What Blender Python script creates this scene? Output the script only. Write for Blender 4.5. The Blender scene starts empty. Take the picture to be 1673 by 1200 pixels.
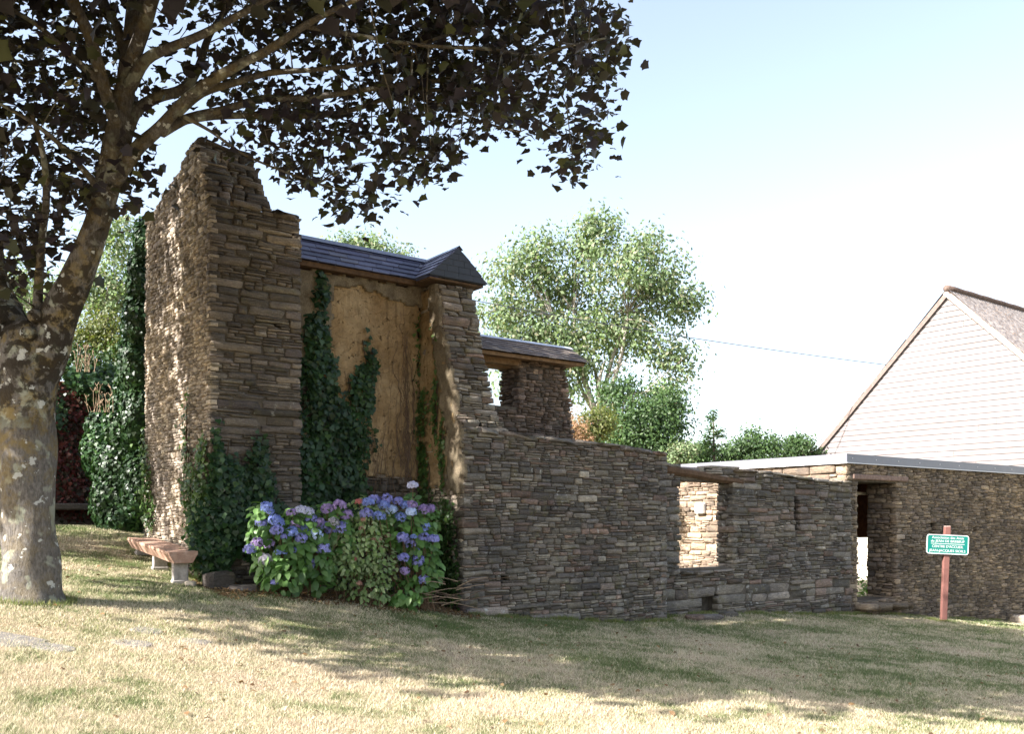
import bpy, math, random
import numpy as np
from mathutils import Vector, Matrix
random.seed(7); rng = np.random.default_rng(7)
SC = bpy.context.scene
COL = SC.collection
R = math.radians

# ------------------------------------------------------------ camera, sky, sun, exposure
F, CX, HY, EYE = 1500.0, 836.5, 850.0, 1.6
cam_d = bpy.data.cameras.new('camera'); cam = bpy.data.objects.new('camera', cam_d); COL.objects.link(cam)
cam.location = (0, 0, EYE); cam.rotation_euler = (R(90), 0, 0)
cam_d.sensor_width = 36; cam_d.lens = 36 * F / 1673; cam_d.shift_y = (HY - 600) / 1673
cam_d.clip_start = 0.1; cam_d.clip_end = 2000
SC.camera = cam
SUN_EL = 34.0
SAZ = Vector((-0.85, -0.527)).normalized()
sun_dir = Vector((SAZ.x * math.cos(R(SUN_EL)), SAZ.y * math.cos(R(SUN_EL)), math.sin(R(SUN_EL))))
world = bpy.data.worlds.new('World'); SC.world = world; world.use_nodes = True
wn = world.node_tree.nodes; wl = world.node_tree.links
bg = wn['Background']
sky = wn.new('ShaderNodeTexSky'); sky.sky_type = 'NISHITA'; sky.sun_disc = False
sky.sun_elevation = R(SUN_EL); sky.sun_rotation = math.atan2(SAZ.x, SAZ.y)
sky.air_density = 1.0; sky.dust_density = 2.0; sky.ozone_density = 1.0
hs = wn.new('ShaderNodeHueSaturation'); hs.inputs['Saturation'].default_value = .72; hs.inputs['Value'].default_value = .77
wl.new(sky.outputs[0], hs.inputs['Color']); wl.new(hs.outputs[0], bg.inputs[0]); bg.inputs[1].default_value = 0.15
sun_d = bpy.data.lights.new('sun', 'SUN'); sun = bpy.data.objects.new('sun', sun_d); COL.objects.link(sun)
sun_d.energy = 5.0; sun_d.angle = R(0.55); sun_d.color = (1.0, 0.955, 0.90)
sun.rotation_euler = sun_dir.to_track_quat('Z', 'Y').to_euler(); sun.location = (-20, -15, 30)
SC.view_settings.view_transform = 'Standard'; SC.view_settings.look = 'None'
SC.view_settings.exposure = 1.82; SC.view_settings.gamma = 1; SC.view_settings.use_curve_mapping = False
SC.cycles.max_bounces = 6; SC.cycles.transparent_max_bounces = 4

# ------------------------------------------------------------ helpers
def P(px, py, Y):
    return Vector(((px - CX) / F * Y, Y, EYE - (py - HY) * Y / F))
O0 = np.array([-4.117, 12.5])
SB = np.array([0.8, 0.6]); TA = np.array([-0.6, 0.8])
def ST(s, t, z=0.0):
    p = O0 + SB * s + TA * t
    return Vector((p[0], p[1], z))
B3 = Vector((0.8, 0.6, 0)); A3 = Vector((-0.6, 0.8, 0)); Z3 = Vector((0, 0, 1))

# terrain: a thin-plate surface through measured ground points
GP = np.array([(0, 0, 0), (-3.1, 5.6, .3), (4.66, 8.36, -.35), (-4.98, 9.5, .78), (-4.117, 12.5, .725), (-6, 15, 1.32),
      (-8.35, 17.5, 1.46), (-11, 16, 1.55), (-4.47, 12.0, .77), (-5.6, 14, 1.02), (-1.69, 12.9, .31), (-3.3, 12.4, .62), (-.74, 13.9, .17),
      (2.81, 16.5, -.24), (3.3, 17.2, -.2), (7.6, 20.6, -.52), (14.45, 25.9, -1.28), (10.1, 21.5, -.78), (20, 30, -1.7),
      (-12, 0, 1.1), (12, 0, -1.3), (0, -10, .1), (-20, 20, 2.3), (0, 40, .6), (20, 45, -1.3), (-22, 42, 2.4), (6, 12, -.45), (2, 10, -.12), (-2, 9, .28)], float)
def _u(r2): return np.where(r2 > 1e-9, r2 * np.log(np.maximum(r2, 1e-9)), 0)
def _fit():
    n = len(GP); d2 = ((GP[:, None, :2] - GP[None, :, :2]) ** 2).sum(-1)
    K = _u(d2) + np.eye(n) * 0.6; Pm = np.c_[np.ones(n), GP[:, :2]]
    M = np.block([[K, Pm], [Pm.T, np.zeros((3, 3))]])
    return np.linalg.solve(M, np.r_[GP[:, 2], 0, 0, 0])
GW = _fit()
def gz(x, y):
    x = np.asarray(x, float); y = np.asarray(y, float)
    out = GW[-3] + GW[-2] * x + GW[-1] * y
    for i, (a, b, _) in enumerate(GP):
        out = out + GW[i] * _u((x - a) ** 2 + (y - b) ** 2)
    d = np.sqrt(x ** 2 + (y - 18) ** 2)
    w = np.clip((d - 26) / 40, 0, 1); w = w * w * (3 - 2 * w)
    out = out * (1 - w) + (-1.0) * w
    out = out + .015 * np.sin(x * 2.1 + 1.3 * np.sin(y * 1.1)) * np.cos(y * 1.7 + x * .4) * (1 - w)
    return out
def G(x, y): return float(gz(x, y))

def mesh(name, verts, faces, mat=None, smooth=False):
    me = bpy.data.meshes.new(name); me.from_pydata([tuple(v) for v in verts], [], faces); me.update()
    if mat: me.materials.append(mat)
    if smooth:
        me.polygons.foreach_set('use_smooth', [True] * len(me.polygons))
    return me
def tri_mesh(name, V, T, mat=None, smooth=False):
    me = bpy.data.meshes.new(name); V = np.ascontiguousarray(V, np.float32); T = np.ascontiguousarray(T, np.int32)
    me.vertices.add(len(V)); me.vertices.foreach_set('co', V.ravel())
    me.loops.add(T.size); me.loops.foreach_set('vertex_index', T.ravel())
    me.polygons.add(len(T)); me.polygons.foreach_set('loop_start', np.arange(0, T.size, 3, dtype=np.int32))
    me.polygons.foreach_set('loop_total', np.full(len(T), 3, np.int32))
    if smooth: me.polygons.foreach_set('use_smooth', np.ones(len(T), bool))
    me.update(); me.validate()
    if mat: me.materials.append(mat)
    return me
def link(name, me, parent=None, kind=None, loc=None):
    o = bpy.data.objects.new(name, me); COL.objects.link(o)
    if parent is not None:
        o.parent = parent; o.matrix_parent_inverse = parent.matrix_basis.inverted()
    if kind: o['kind'] = kind
    if loc is not None: o.location = loc
    return o
def thing(name, label, cat, loc=(0, 0, 0), group=None):
    o = bpy.data.objects.new(name, None); COL.objects.link(o); o.location = loc; o.empty_display_size = .2
    o['label'] = label; o['category'] = cat; o['kind'] = 'thing'
    if group: o['group'] = group
    return o
def tag(o, label, cat, group=None):
    o['label'] = label; o['category'] = cat; o['kind'] = 'thing'
    if group: o['group'] = group
    return o

class MB:
    def __init__(s): s.v = []; s.f = []
    def add(s, vs, fs):
        k = len(s.v); s.v += [tuple(v) for v in vs]; s.f += [tuple(i + k for i in f) for f in fs]
    def box(s, o, x, y, z):
        o = Vector(o); x = Vector(x); y = Vector(y); z = Vector(z)
        vs = [o, o + x, o + x + y, o + y, o + z, o + x + z, o + x + y + z, o + y + z]
        fl = [(0, 3, 2, 1), (4, 5, 6, 7), (0, 1, 5, 4), (1, 2, 6, 5), (2, 3, 7, 6), (3, 0, 4, 7)]
        if x.cross(y).dot(z) < 0: fl = [f[::-1] for f in fl]
        s.add(vs, fl)
    def bbox(s, c, x, y, z, b=.012):       # box with chamfered edges
        c = Vector(c); x = Vector(x); y = Vector(y); z = Vector(z)
        X, Y, Zz = x.length, y.length, z.length
        ux, uy, uz = x / X, y / Y, z / Zz
        b = min(b, X * .3, Y * .3, Zz * .3)
        vs = []; 
        for sx in (-1, 1):
            for sy in (-1, 1):
                for sz in (-1, 1):
                    a = (sx * X / 2, sy * Y / 2, sz * Zz / 2)
                    for k in range(3):
                        q = [a[i] - (0 if i == k else b * (1 if a[i] > 0 else -1)) for i in range(3)]
                        vs.append(c + ux * q[0] + uy * q[1] + uz * q[2])
        def idx(sx, sy, sz, k): return ((sx > 0) * 4 + (sy > 0) * 2 + (sz > 0)) * 3 + k
        fs = []
        sq = [(-1, -1), (1, -1), (1, 1), (-1, 1)]
        for k in range(3):
            for sg in (-1, 1):
                f = []
                for a, b2 in sq:
                    t = [0, 0, 0]; t[k] = sg; t[(k + 1) % 3] = a; t[(k + 2) % 3] = b2
                    f.append(idx(*t, k))
                fs.append(tuple(f if sg > 0 else f[::-1]))
        for k in range(3):
            i, j = (k + 1) % 3, (k + 2) % 3
            for a in (-1, 1):
                for b2 in (-1, 1):
                    t1 = [0, 0, 0]; t1[i] = a; t1[j] = b2; t1[k] = -1
                    t2 = list(t1); t2[k] = 1
                    f = (idx(*t1, i), idx(*t2, i), idx(*t2, j), idx(*t1, j))
                    fs.append(f if a * b2 < 0 else f[::-1])
        for sx in (-1, 1):
            for sy in (-1, 1):
                for sz in (-1, 1):
                    f = tuple(idx(sx, sy, sz, k) for k in range(3))
                    fs.append(f if sx * sy * sz > 0 else f[::-1])
        s.add(vs, fs)
    def tube(s, pts, rad, n=8, cap=True, wob=0.0, seed=0):
        pts = [Vector(p) for p in pts]; rr = random.Random(seed)
        up = Vector((.13, -.9, .3)); rings = []
        ph = [rr.uniform(0, 6.28) for _ in range(6)]
        for i, p in enumerate(pts):
            d = (pts[min(i + 1, len(pts) - 1)] - pts[max(i - 1, 0)])
            if d.length < 1e-9: d = Vector((0, 0, 1))
            d.normalize(); a = d.cross(up)
            if a.length < .05: a = d.cross(Vector((1, 0, 0)))
            a.normalize(); b = d.cross(a); r = rad[i] if hasattr(rad, '__len__') else rad
            ring = []
            for k in range(n):
                an = k / n * 2 * math.pi
                w = 1 + wob * (math.sin(2 * an + ph[0] + i * .35) * .6 + math.sin(3 * an + ph[1] - i * .5) * .5 + math.sin(5 * an + ph[2] + i * .9) * .25)
                ring.append(p + (a * math.cos(an) + b * math.sin(an)) * r * w)
            rings.append(ring)
        vs = [v for r_ in rings for v in r_]; fs = []
        for i in range(len(rings) - 1):
            for k in range(n):
                k2 = (k + 1) % n
                fs.append((i * n + k, i * n + k2, (i + 1) * n + k2, (i + 1) * n + k))
        if cap:
            fs.append(tuple(range(n))[::-1]); fs.append(tuple((len(rings) - 1) * n + k for k in range(n)))
        s.add(vs, fs)
    def build(s, name, mat, parent=None, smooth=False, kind=None):
        return link(name, mesh(name, s.v, s.f, mat, smooth), parent, kind)
def spline(pts, rad, sub=5):
    """Catmull-Rom through pts."""
    P_ = [np.array(p, float) for p in pts]; r_ = list(rad); out = []; ro = []
    n = len(P_)
    for i in range(n - 1):
        p0 = P_[max(i - 1, 0)]; p1 = P_[i]; p2 = P_[i + 1]; p3 = P_[min(i + 2, n - 1)]
        for k in range(sub):
            t = k / sub
            out.append(.5 * ((2 * p1) + (-p0 + p2) * t + (2 * p0 - 5 * p1 + 4 * p2 - p3) * t * t + (-p0 + 3 * p1 - 3 * p2 + p3) * t ** 3))
            ro.append(r_[i] * (1 - t) + r_[i + 1] * t)
    out.append(P_[-1]); ro.append(r_[-1])
    return out, ro

# ------------------------------------------------------------ materials
class NT:
    def __init__(s, name):
        s.m = bpy.data.materials.new(name); s.m.use_nodes = True
        s.n = s.m.node_tree.nodes; s.l = s.m.node_tree.links
        s.b = s.n['Principled BSDF']; s.out = s.n['Material Output']
    def node(s, t, **kw):
        n = s.n.new(t)
        for k, v in kw.items(): setattr(n, k, v)
        return n
    def put(s, inp, v):
        if hasattr(v, 'is_linked') or hasattr(v, 'links'): s.l.new(v, inp)
        else: inp.default_value = v
    def pos(s, scale=(1, 1, 1)):
        g = s.node('ShaderNodeNewGeometry'); m = s.node('ShaderNodeVectorMath', operation='MULTIPLY')
        s.l.new(g.outputs['Position'], m.inputs[0]); m.inputs[1].default_value = scale; return m.outputs[0]
    def noise(s, vec, scale, detail=4, rough=.55, dist=0):
        n = s.node('ShaderNodeTexNoise'); s.l.new(vec, n.inputs['Vector'])
        n.inputs['Scale'].default_value = scale; n.inputs['Detail'].default_value = detail
        n.inputs['Roughness'].default_value = rough; n.inputs['Distortion'].default_value = dist
        return n.outputs['Fac']
    def ramp(s, fac, stops, interp='LINEAR'):
        r = s.node('ShaderNodeValToRGB'); cr = r.color_ramp; cr.interpolation = interp
        while len(cr.elements) < len(stops): cr.elements.new(.5)
        for e, (p, c) in zip(cr.elements, stops):
            e.position = p; e.color = (c[0], c[1], c[2], 1) if hasattr(c, '__len__') else (c, c, c, 1)
        s.put(r.inputs[0], fac); return r.outputs[0]
    def math(s, op, a, b=0.0, clamp=False):
        n = s.node('ShaderNodeMath', operation=op); n.use_clamp = clamp
        s.put(n.inputs[0], a); s.put(n.inputs[1], b); return n.outputs[0]
    def mix(s, fac, a, b, typ='MIX'):
        n = s.node('ShaderNodeMix', data_type='RGBA', blend_type=typ)
        s.put(n.inputs[0], fac)
        for k, v in ((6, a), (7, b)):
            if hasattr(v, 'links'): s.l.new(v, n.inputs[k])
            else: n.inputs[k].default_value = (v[0], v[1], v[2], 1)
        return n.outputs[2]
    def rand(s):
        g = s.node('ShaderNodeNewGeometry'); o = s.node('ShaderNodeObjectInfo')
        a = s.math('ADD', g.outputs['Random Per Island'], o.outputs['Random'])
        return s.math('FRACT', a)
    def bump(s, h, strength=.5, dist=.02):
        b = s.node('ShaderNodeBump'); b.inputs['Strength'].default_value = strength; b.inputs['Distance'].default_value = dist
        s.l.new(h, b.inputs['Height']); s.l.new(b.outputs[0], s.b.inputs['Normal'])
    def col(s, c): s.put(s.b.inputs['Base Color'], c if hasattr(c, 'links') else (c[0], c[1], c[2], 1))
    def rough(s, r, spec=.5):
        s.put(s.b.inputs['Roughness'], r); s.b.inputs['Specular IOR Level'].default_value = spec

def stone_mat(name, cols, lichen=.5, moss=.2):
    m = NT(name); r = m.rand()
    n = len(cols)
    base = m.ramp(r, [(i / (n - 1), c) for i, c in enumerate(cols)])
    p = m.pos((1, 1, 1)); ps = m.pos((3, 3, 16))
    strata = m.noise(ps, 3.2, 5, .6); big = m.noise(p, 1.1, 3); fine = m.noise(p, 42, 4, .7)
    c = m.mix(.75, base, m.ramp(strata, [(.25, (.45, .43, .42)), (.5, (.95, .93, .9)), (.78, (1.6, 1.5, 1.38))]), 'MULTIPLY')
    c = m.mix(.7, c, m.ramp(big, [(.35, (.62, .61, .64)), (.65, (1.35, 1.28, 1.15))]), 'MULTIPLY')
    r2 = m.math('FRACT', m.math('MULTIPLY', r, 17.31))
    c = m.mix(1, c, m.ramp(r2, [(0, (.55,) * 3), (.5, (1.0,) * 3), (.93, (1.35,) * 3), (1, (1.9,) * 3)]), 'MULTIPLY')
    dirt = m.noise(p, 2.6, 5, .7); c = m.mix(m.ramp(dirt, [(.52, 0), (.66, .6)]), c, (.075, .068, .06))
    c = m.mix(.6, c, m.ramp(fine, [(.3, (.55, .55, .55)), (.7, (1.4, 1.4, 1.4))]), 'MULTIPLY')
    li = m.noise(p, 9, 5, .7); li2 = m.noise(p, 1.6, 2)
    lm = m.math('MULTIPLY', m.ramp(li, [(.60, 0), (.68, 1)]), m.ramp(li2, [(.45, .1), (.62, 1)]))
    c = m.mix(m.math('MULTIPLY', lm, lichen), c, (.5, .49, .44))
    mo = m.noise(p, 5, 4, .65)
    c = m.mix(m.math('MULTIPLY', m.ramp(mo, [(.56, 0), (.66, 1)]), moss), c, (.13, .115, .035))
    m.col(c); m.rough(.92, .25)
    h = m.math('ADD', m.math('MULTIPLY', strata, .7), m.math('MULTIPLY', fine, .45))
    m.bump(h, .9, .03)
    return m.m
def simple(name, c, rough=.8, spec=.3, ns=0, nstr=.3, bump=0, var=0):
    m = NT(name); col = c
    if ns:
        f = m.noise(m.pos(), ns, 5, .6)
        col = m.mix(1, (c[0], c[1], c[2]), m.ramp(f, [(.3, (1 - nstr,) * 3), (.7, (1 + nstr,) * 3)]), 'MULTIPLY')
        if bump: m.bump(f, bump, .02)
    if var:
        col = m.mix(1, col, m.ramp(m.rand(), [(0, (1 - var,) * 3), (1, (1 + var,) * 3)]), 'MULTIPLY')
    m.col(col); m.rough(rough, spec); return m.m
def leaf_mat(name, cols, trans=.35, rough=.45, spec=.5, tcol=None, two=None):
    m = NT(name); r = m.rand(); n = len(cols)
    c = m.ramp(r, [(i / max(n - 1, 1), q) for i, q in enumerate(cols)])
    f = m.noise(m.pos(), 1.3, 2)
    c = m.mix(.7, c, m.ramp(f, [(.35, (.7,) * 3), (.65, (1.3,) * 3)]), 'MULTIPLY')
    m.col(c); m.rough(rough, spec)
    t = m.node('ShaderNodeBsdfTranslucent')
    if tcol: t.inputs[0].default_value = (*tcol, 1)
    else: m.l.new(m.mix(1, c, (1.5, 1.6, .8), 'MULTIPLY'), t.inputs[0])
    ms = m.node('ShaderNodeMixShader'); ms.inputs[0].default_value = trans
    m.l.new(m.b.outputs[0], ms.inputs[1]); m.l.new(t.outputs[0], ms.inputs[2]); m.l.new(ms.outputs[0], m.out.inputs[0])
    return m.m

M = {}
M['stone_tower'] = stone_mat('brown_schist', [(0.152, 0.131, 0.113), (0.122, 0.109, 0.099), (0.179, 0.153, 0.125), (0.101, 0.090, 0.083), (0.206, 0.181, 0.153), (0.135, 0.117, 0.114), (0.159, 0.144, 0.115), (0.092, 0.084, 0.081)], .45, .2)
M['stone_front'] = stone_mat('grey_schist', [(0.194, 0.177, 0.150), (0.160, 0.151, 0.137), (0.219, 0.198, 0.165), (0.135, 0.125, 0.122), (0.253, 0.232, 0.198), (0.171, 0.147, 0.135), (0.150, 0.143, 0.123), (0.194, 0.137, 0.113), (0.183, 0.172, 0.156)], .9, .4)
M['stone_pillar'] = stone_mat('reddish_schist', [(0.175, 0.133, 0.110), (0.144, 0.116, 0.102), (0.207, 0.152, 0.120), (0.117, 0.099, 0.090), (0.240, 0.185, 0.144), (0.163, 0.117, 0.103)], .25, .05)
M['stone_side'] = stone_mat('pale_schist', [(0.366, 0.318, 0.264), (0.307, 0.271, 0.235), (0.409, 0.356, 0.295), (0.273, 0.236, 0.207), (0.460, 0.413, 0.346)], .5, .12)  # paler than the front stone: some of the flanks' sunlight is in its colour
M['stone_brown'] = stone_mat('ochre_schist', [(0.225, 0.179, 0.127), (0.182, 0.146, 0.114), (0.267, 0.212, 0.149), (0.157, 0.125, 0.105), (0.209, 0.173, 0.138), (0.289, 0.235, 0.171)], .3, .1)
M['stone_build'] = stone_mat('warm_schist', [(0.310, 0.245, 0.186), (0.257, 0.203, 0.160), (0.353, 0.288, 0.223), (0.269, 0.204, 0.161), (0.383, 0.323, 0.259)], .5, .02)
M['mortar'] = simple('earth_mortar', (.10, .085, .068), .95, .1, 8, .4, .6)
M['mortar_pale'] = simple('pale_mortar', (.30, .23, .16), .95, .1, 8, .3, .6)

# ------------------------------------------------------------ stones
def stone_variants(n=14):
    out = []
    for k in range(n):
        rr = random.Random(100 + k); m = 9
        ring = []
        for i in range(m):
            a = (i + rr.uniform(-.28, .28)) / m * 2 * math.pi
            c, s_ = math.cos(a), math.sin(a); e = rr.uniform(.12, .30)
            x = math.copysign(abs(c) ** e, c) * .5 * rr.uniform(.9, 1.02); z = math.copysign(abs(s_) ** e, s_) * .5 * rr.uniform(.84, 1.03)
            ring.append((x, z))
        V = [(rr.uniform(-.12, .12), rr.uniform(-.08, .03), rr.uniform(-.1, .1))]
        tilt = rr.uniform(-.12, .12); tz = rr.uniform(-.14, .14)
        for (x, z) in ring: V.append((x * rr.uniform(.86, .95), rr.uniform(-.03, .07) + tilt * x + tz * z, z * rr.uniform(.78, .92)))
        for (x, z) in ring: V.append((x, rr.uniform(.10, .2), z))
        for (x, z) in ring: V.append((x * .97, 1.0, z * .95))
        T = []
        for i in range(m):
            j = (i + 1) % m
            T.append((0, 1 + i, 1 + j))
            for a, b in ((1, 1 + m), (1 + m, 1 + 2 * m)):
                T.append((a + i, b + i, b + j)); T.append((a + i, b + j, a + j))
        V = np.array(V); T = np.array(T)
        n0 = np.cross(V[T[0][1]] - V[T[0][0]], V[T[0][2]] - V[T[0][0]])
        if n0[1] > 0: T = T[:, ::-1]
        out.append((V, T))
    return out
SV = stone_variants()
_smesh = {}
def smesh(k, mat):
    key = (k, mat.name)
    if key not in _smesh: _smesh[key] = tri_mesh('stone', SV[k][0], SV[k][1], mat)
    return _smesh[key]

def intervals(poly, holes, v):
    xs = []
    n = len(poly)
    for i in range(n):
        (u0, v0), (u1, v1) = poly[i], poly[(i + 1) % n]
        if (v0 <= v) != (v1 <= v): xs.append(u0 + (v - v0) / (v1 - v0) * (u1 - u0))
    xs.sort(); iv = [(xs[i], xs[i + 1]) for i in range(0, len(xs) - 1, 2)]
    for (a, b, c, d) in holes:
        if c < v < d:
            nv = []
            for (x, y) in iv:
                if b <= x or a >= y: nv.append((x, y)); continue
                if a > x: nv.append((x, a))
                if b < y: nv.append((b, y))
            iv = nv
    return iv
def stones_on(Pt, U, N, poly, holes=(), band=(.08, .16), w=(.12, .42), depth=.16, prot=.025, slope=0.0, gap=.008, split=.62, jit=.02, seed=1, vmax=None):
    """course rubble in polygon (u, v); Pt(u, v) -> 3D; returns stone records"""
    rr = random.Random(seed); out = []
    vs = [p[1] for p in poly]; v = min(vs); top = max(vs)
    ph = rr.uniform(0, 6)
    while v < top - .03:
        bigc = rr.random() < .14; H = rr.uniform(*band) * (1.35 if bigc else 1)
        if v + H > top: H = max(top - v, .04)
        for (a, b) in intervals(poly, holes, v + H * .5):
            if b - a < .05: continue
            u = a + rr.uniform(-jit, jit)
            b2 = b + rr.uniform(-jit, jit); first = True
            while u < b2 - .03:
                ww = rr.uniform(*w) * (1.15 if H > .12 else .9) * (1.35 if bigc else 1)
                if rr.random() < .2: ww *= .55
                if b2 - u - ww < w[0] * .7: ww = b2 - u
                parts = [(0, H)]
                quoin = (first or b2 - u - ww < .01) and rr.random() < .65; first = False
                if rr.random() < (split * .3 if bigc else split) and H > .06 and not quoin:
                    q = rr.uniform(.35, .65); parts = [(0, H * q), (H * q, H)]
                    if H > .10 and rr.random() < .5: parts = [(0, H * .34), (H * .34, H * .67), (H * .67, H)]
                for (p0, p1) in parts:
                    segs = [(u, u + ww)]
                    if len(parts) > 1 and ww > .22 and rr.random() < .45:
                        q = rr.uniform(.35, .65); segs = [(u, u + ww * q), (u + ww * q, u + ww)]
                    for (s0, s1) in segs:
                        cu = (s0 + s1) / 2; cv = v + (p0 + p1) / 2
                        wob = .022 * math.sin(cu * 2.3 + ph + v * .7) + .012 * math.sin(cu * 6.1 + v * 3) + slope * (cu - a)
                        out.append(dict(c=Pt(cu, cv + wob) + N * (rr.uniform(-prot, prot)), U=U, N=N, w=s1 - s0 - gap, h=(p1 - p0) - gap * .8 + rr.uniform(0, .006),
                                        d=depth * rr.uniform(.8, 1.1), r=rr.uniform(-.035, .035), k=rr.randrange(len(SV))))
                u += ww
        v += H
    return out
CAMP = Vector((0, 0, EYE))
def place_stones(root, recs, mat, limit=300, mats=None):
    for r_ in recs:
        d = r_['c'] - CAMP
        px_ = r_['c'].x / max(r_['c'].y, .1) * F + CX
        vis = 1.0 if -20 < px_ < 1700 else .01
        r_['s'] = r_['w'] * r_['h'] * max(.05, -r_['N'].dot(d.normalized())) / d.length ** 2 * vis * r_.get('q', 1)
    recs.sort(key=lambda r_: -r_['s'])
    VV, TT = [], []; off = 0
    for i, r_ in enumerate(recs):
        U, N = r_['U'], r_['N']; W = -N; Zc = Z3 if abs(N.z) < .5 else r_['Zv']
        x = (U * math.cos(r_['r']) + Zc * math.sin(r_['r'])); z = (Zc * math.cos(r_['r']) - U * math.sin(r_['r']))
        X = x * r_['w']; Yv = W * r_['d']; Zv = z * r_['h']
        if i < limit:
            o = link('stone', smesh(r_['k'], mat), None)
            mt = Matrix(((X.x, Yv.x, Zv.x, r_['c'].x), (X.y, Yv.y, Zv.y, r_['c'].y), (X.z, Yv.z, Zv.z, r_['c'].z), (0, 0, 0, 1)))
            o.parent = root; o.matrix_basis = root.matrix_basis.inverted() @ mt
        else:
            V, T = SV[r_['k']]
            A = np.array([X, Yv, Zv])
            VV.append(V @ A + np.array(r_['c'])); 
            fl = np.linalg.det(A) < 0
            TT.append((T[:, ::-1] if fl else T) + off); off += len(V)
    if VV:
        link('stone', tri_mesh('stone_mass', np.concatenate(VV), np.concatenate(TT), mat), root, 'stuff')
def core(root, Pt, N, poly, holes, thick, mat, rec=.035, step=.12, shrink=.05, name='wall_core'):
    mb = MB(); vs = [p[1] for p in poly]; v = min(vs); top = max(vs) - .05
    hs = [(a - .01, b + .01, c, d) for (a, b, c, d) in holes]
    while v < top - .01:
        h = min(step, top - v)
        for (a, b) in intervals(poly, hs, v + h / 2):
            a2, b2 = a + shrink, b - shrink
            if b2 - a2 < .03: continue
            p0 = Pt(a2, v) - N * rec
            mb.box(p0, Pt(b2, v) - Pt(a2, v), -N * (thick - rec), Vector((0, 0, h)))
        v += h
    mb.build(name, mat, root)
def caps(Pt, U, N, prof, thick, seed=3, w=(.25, .6), h=(.05, .11), q=1):
    """flat slabs laid across the top of a wall; prof = [(u, v)...]"""
    rr = random.Random(seed); out = []; us = [p[0] for p in prof]; vv = [p[1] for p in prof]
    u = us[0]
    while u < us[-1] - .05:
        ww = min(rr.uniform(*w), us[-1] - u); cu = u + ww / 2
        cv = float(np.interp(cu, us, vv)); hh = rr.uniform(*h)
        ang = math.atan2(float(np.interp(u + ww, us, vv)) - float(np.interp(u, us, vv)), ww)
        out.append(dict(c=Pt(cu, cv - hh * .3) + N * rr.uniform(.0, .05), U=U, N=N, w=ww * 1.02, h=hh, d=thick * rr.uniform(.9, 1.05), r=ang + rr.uniform(-.03, .03), k=rr.randrange(len(SV)), q=q))
        u += ww
    return out

# ------------------------------------------------------------ ground
def ground_color(m):
    """straw lawn with greener patches, shared by soil sheet and blades"""
    p = m.pos((1, 1, 0))
    a = m.noise(p, .55, 4, .6); b = m.noise(p, 3.2, 4, .65); c = m.noise(p, 17, 3, .6)
    s = m.math('ADD', m.math('MULTIPLY', a, .55), m.math('ADD', m.math('MULTIPLY', b, .35), m.math('MULTIPLY', c, .12)))
    sp = m.node('ShaderNodeSeparateXYZ'); g = m.node('ShaderNodeNewGeometry'); m.l.new(g.outputs['Position'], sp.inputs[0])
    mr = m.node('ShaderNodeMapRange'); m.l.new(sp.outputs[1], mr.inputs[0]); mr.inputs[1].default_value = 7.0; mr.inputs[2].default_value = 11.0; mr.inputs[3].default_value = -.035; mr.inputs[4].default_value = .035
    s = m.math('ADD', s, mr.outputs[0])
    return p, s
m = NT('dry_soil_turf'); p, s = ground_color(m)
gc = m.ramp(s, [(.40, (.32, .25, .17)), (.5, (.36, .30, .20)), (.56, (.22, .205, .11)), (.66, (.12, .14, .06))])
gc = m.mix(.8, gc, m.ramp(m.noise(p, 60, 4, .75), [(.3, (.45, .43, .4)), (.7, (1.4, 1.38, 1.3))]), 'MULTIPLY')
m.col(gc); m.rough(.95, .1); m.bump(m.noise(p, 45, 5, .7), 1.0, .03); M['soil'] = m.m
m = NT('grass_blades'); p, s = ground_color(m)
gr = m.rand()
s2 = m.math('ADD', s, m.math('MULTIPLY', m.math('SUBTRACT', gr, .5), .17))
gc = m.ramp(s2, [(.36, (.58, .47, .35)), (.47, (.68, .59, .43)), (.53, (.50, .46, .29)), (.585, (.18, .22, .09)), (.70, (.09, .15, .04))])
gc = m.mix(1, gc, m.ramp(m.noise(p, 140, 2), [(.3, (.6,) * 3), (.7, (1.3,) * 3)]), 'MULTIPLY')
m.col(gc); m.rough(.75, .25)
t = m.node('ShaderNodeBsdfTranslucent'); m.l.new(gc, t.inputs[0])
ms = m.node('ShaderNodeMixShader'); ms.inputs[0].default_value = .3
m.l.new(m.b.outputs[0], ms.inputs[1]); m.l.new(t.outputs[0], ms.inputs[2]); m.l.new(ms.outputs[0], m.out.inputs[0]); M['grass'] = m.m

xs = np.unique(np.r_[-700, -400, -200, -100, -60, np.arange(-30, 34.01, .4), 50, 80, 150, 300, 700])
ys = np.unique(np.r_[-300, -100, -40, np.arange(-12, 50.01, .4), 60, 80, 120, 200, 400, 900])
XX, YY = np.meshgrid(xs, ys); ZZ = gz(XX, YY)
V = np.c_[XX.ravel(), YY.ravel(), ZZ.ravel()]; nx, ny = len(xs), len(ys)
idx = np.arange(nx * ny).reshape(ny, nx)
q = np.stack([idx[:-1, :-1], idx[:-1, 1:], idx[1:, 1:], idx[1:, :-1]], -1).reshape(-1, 4)
link('ground', tri_mesh('ground', V, np.r_[q[:, [0, 1, 2]], q[:, [0, 2, 3]]], M['soil'], True), None, 'structure')

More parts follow.
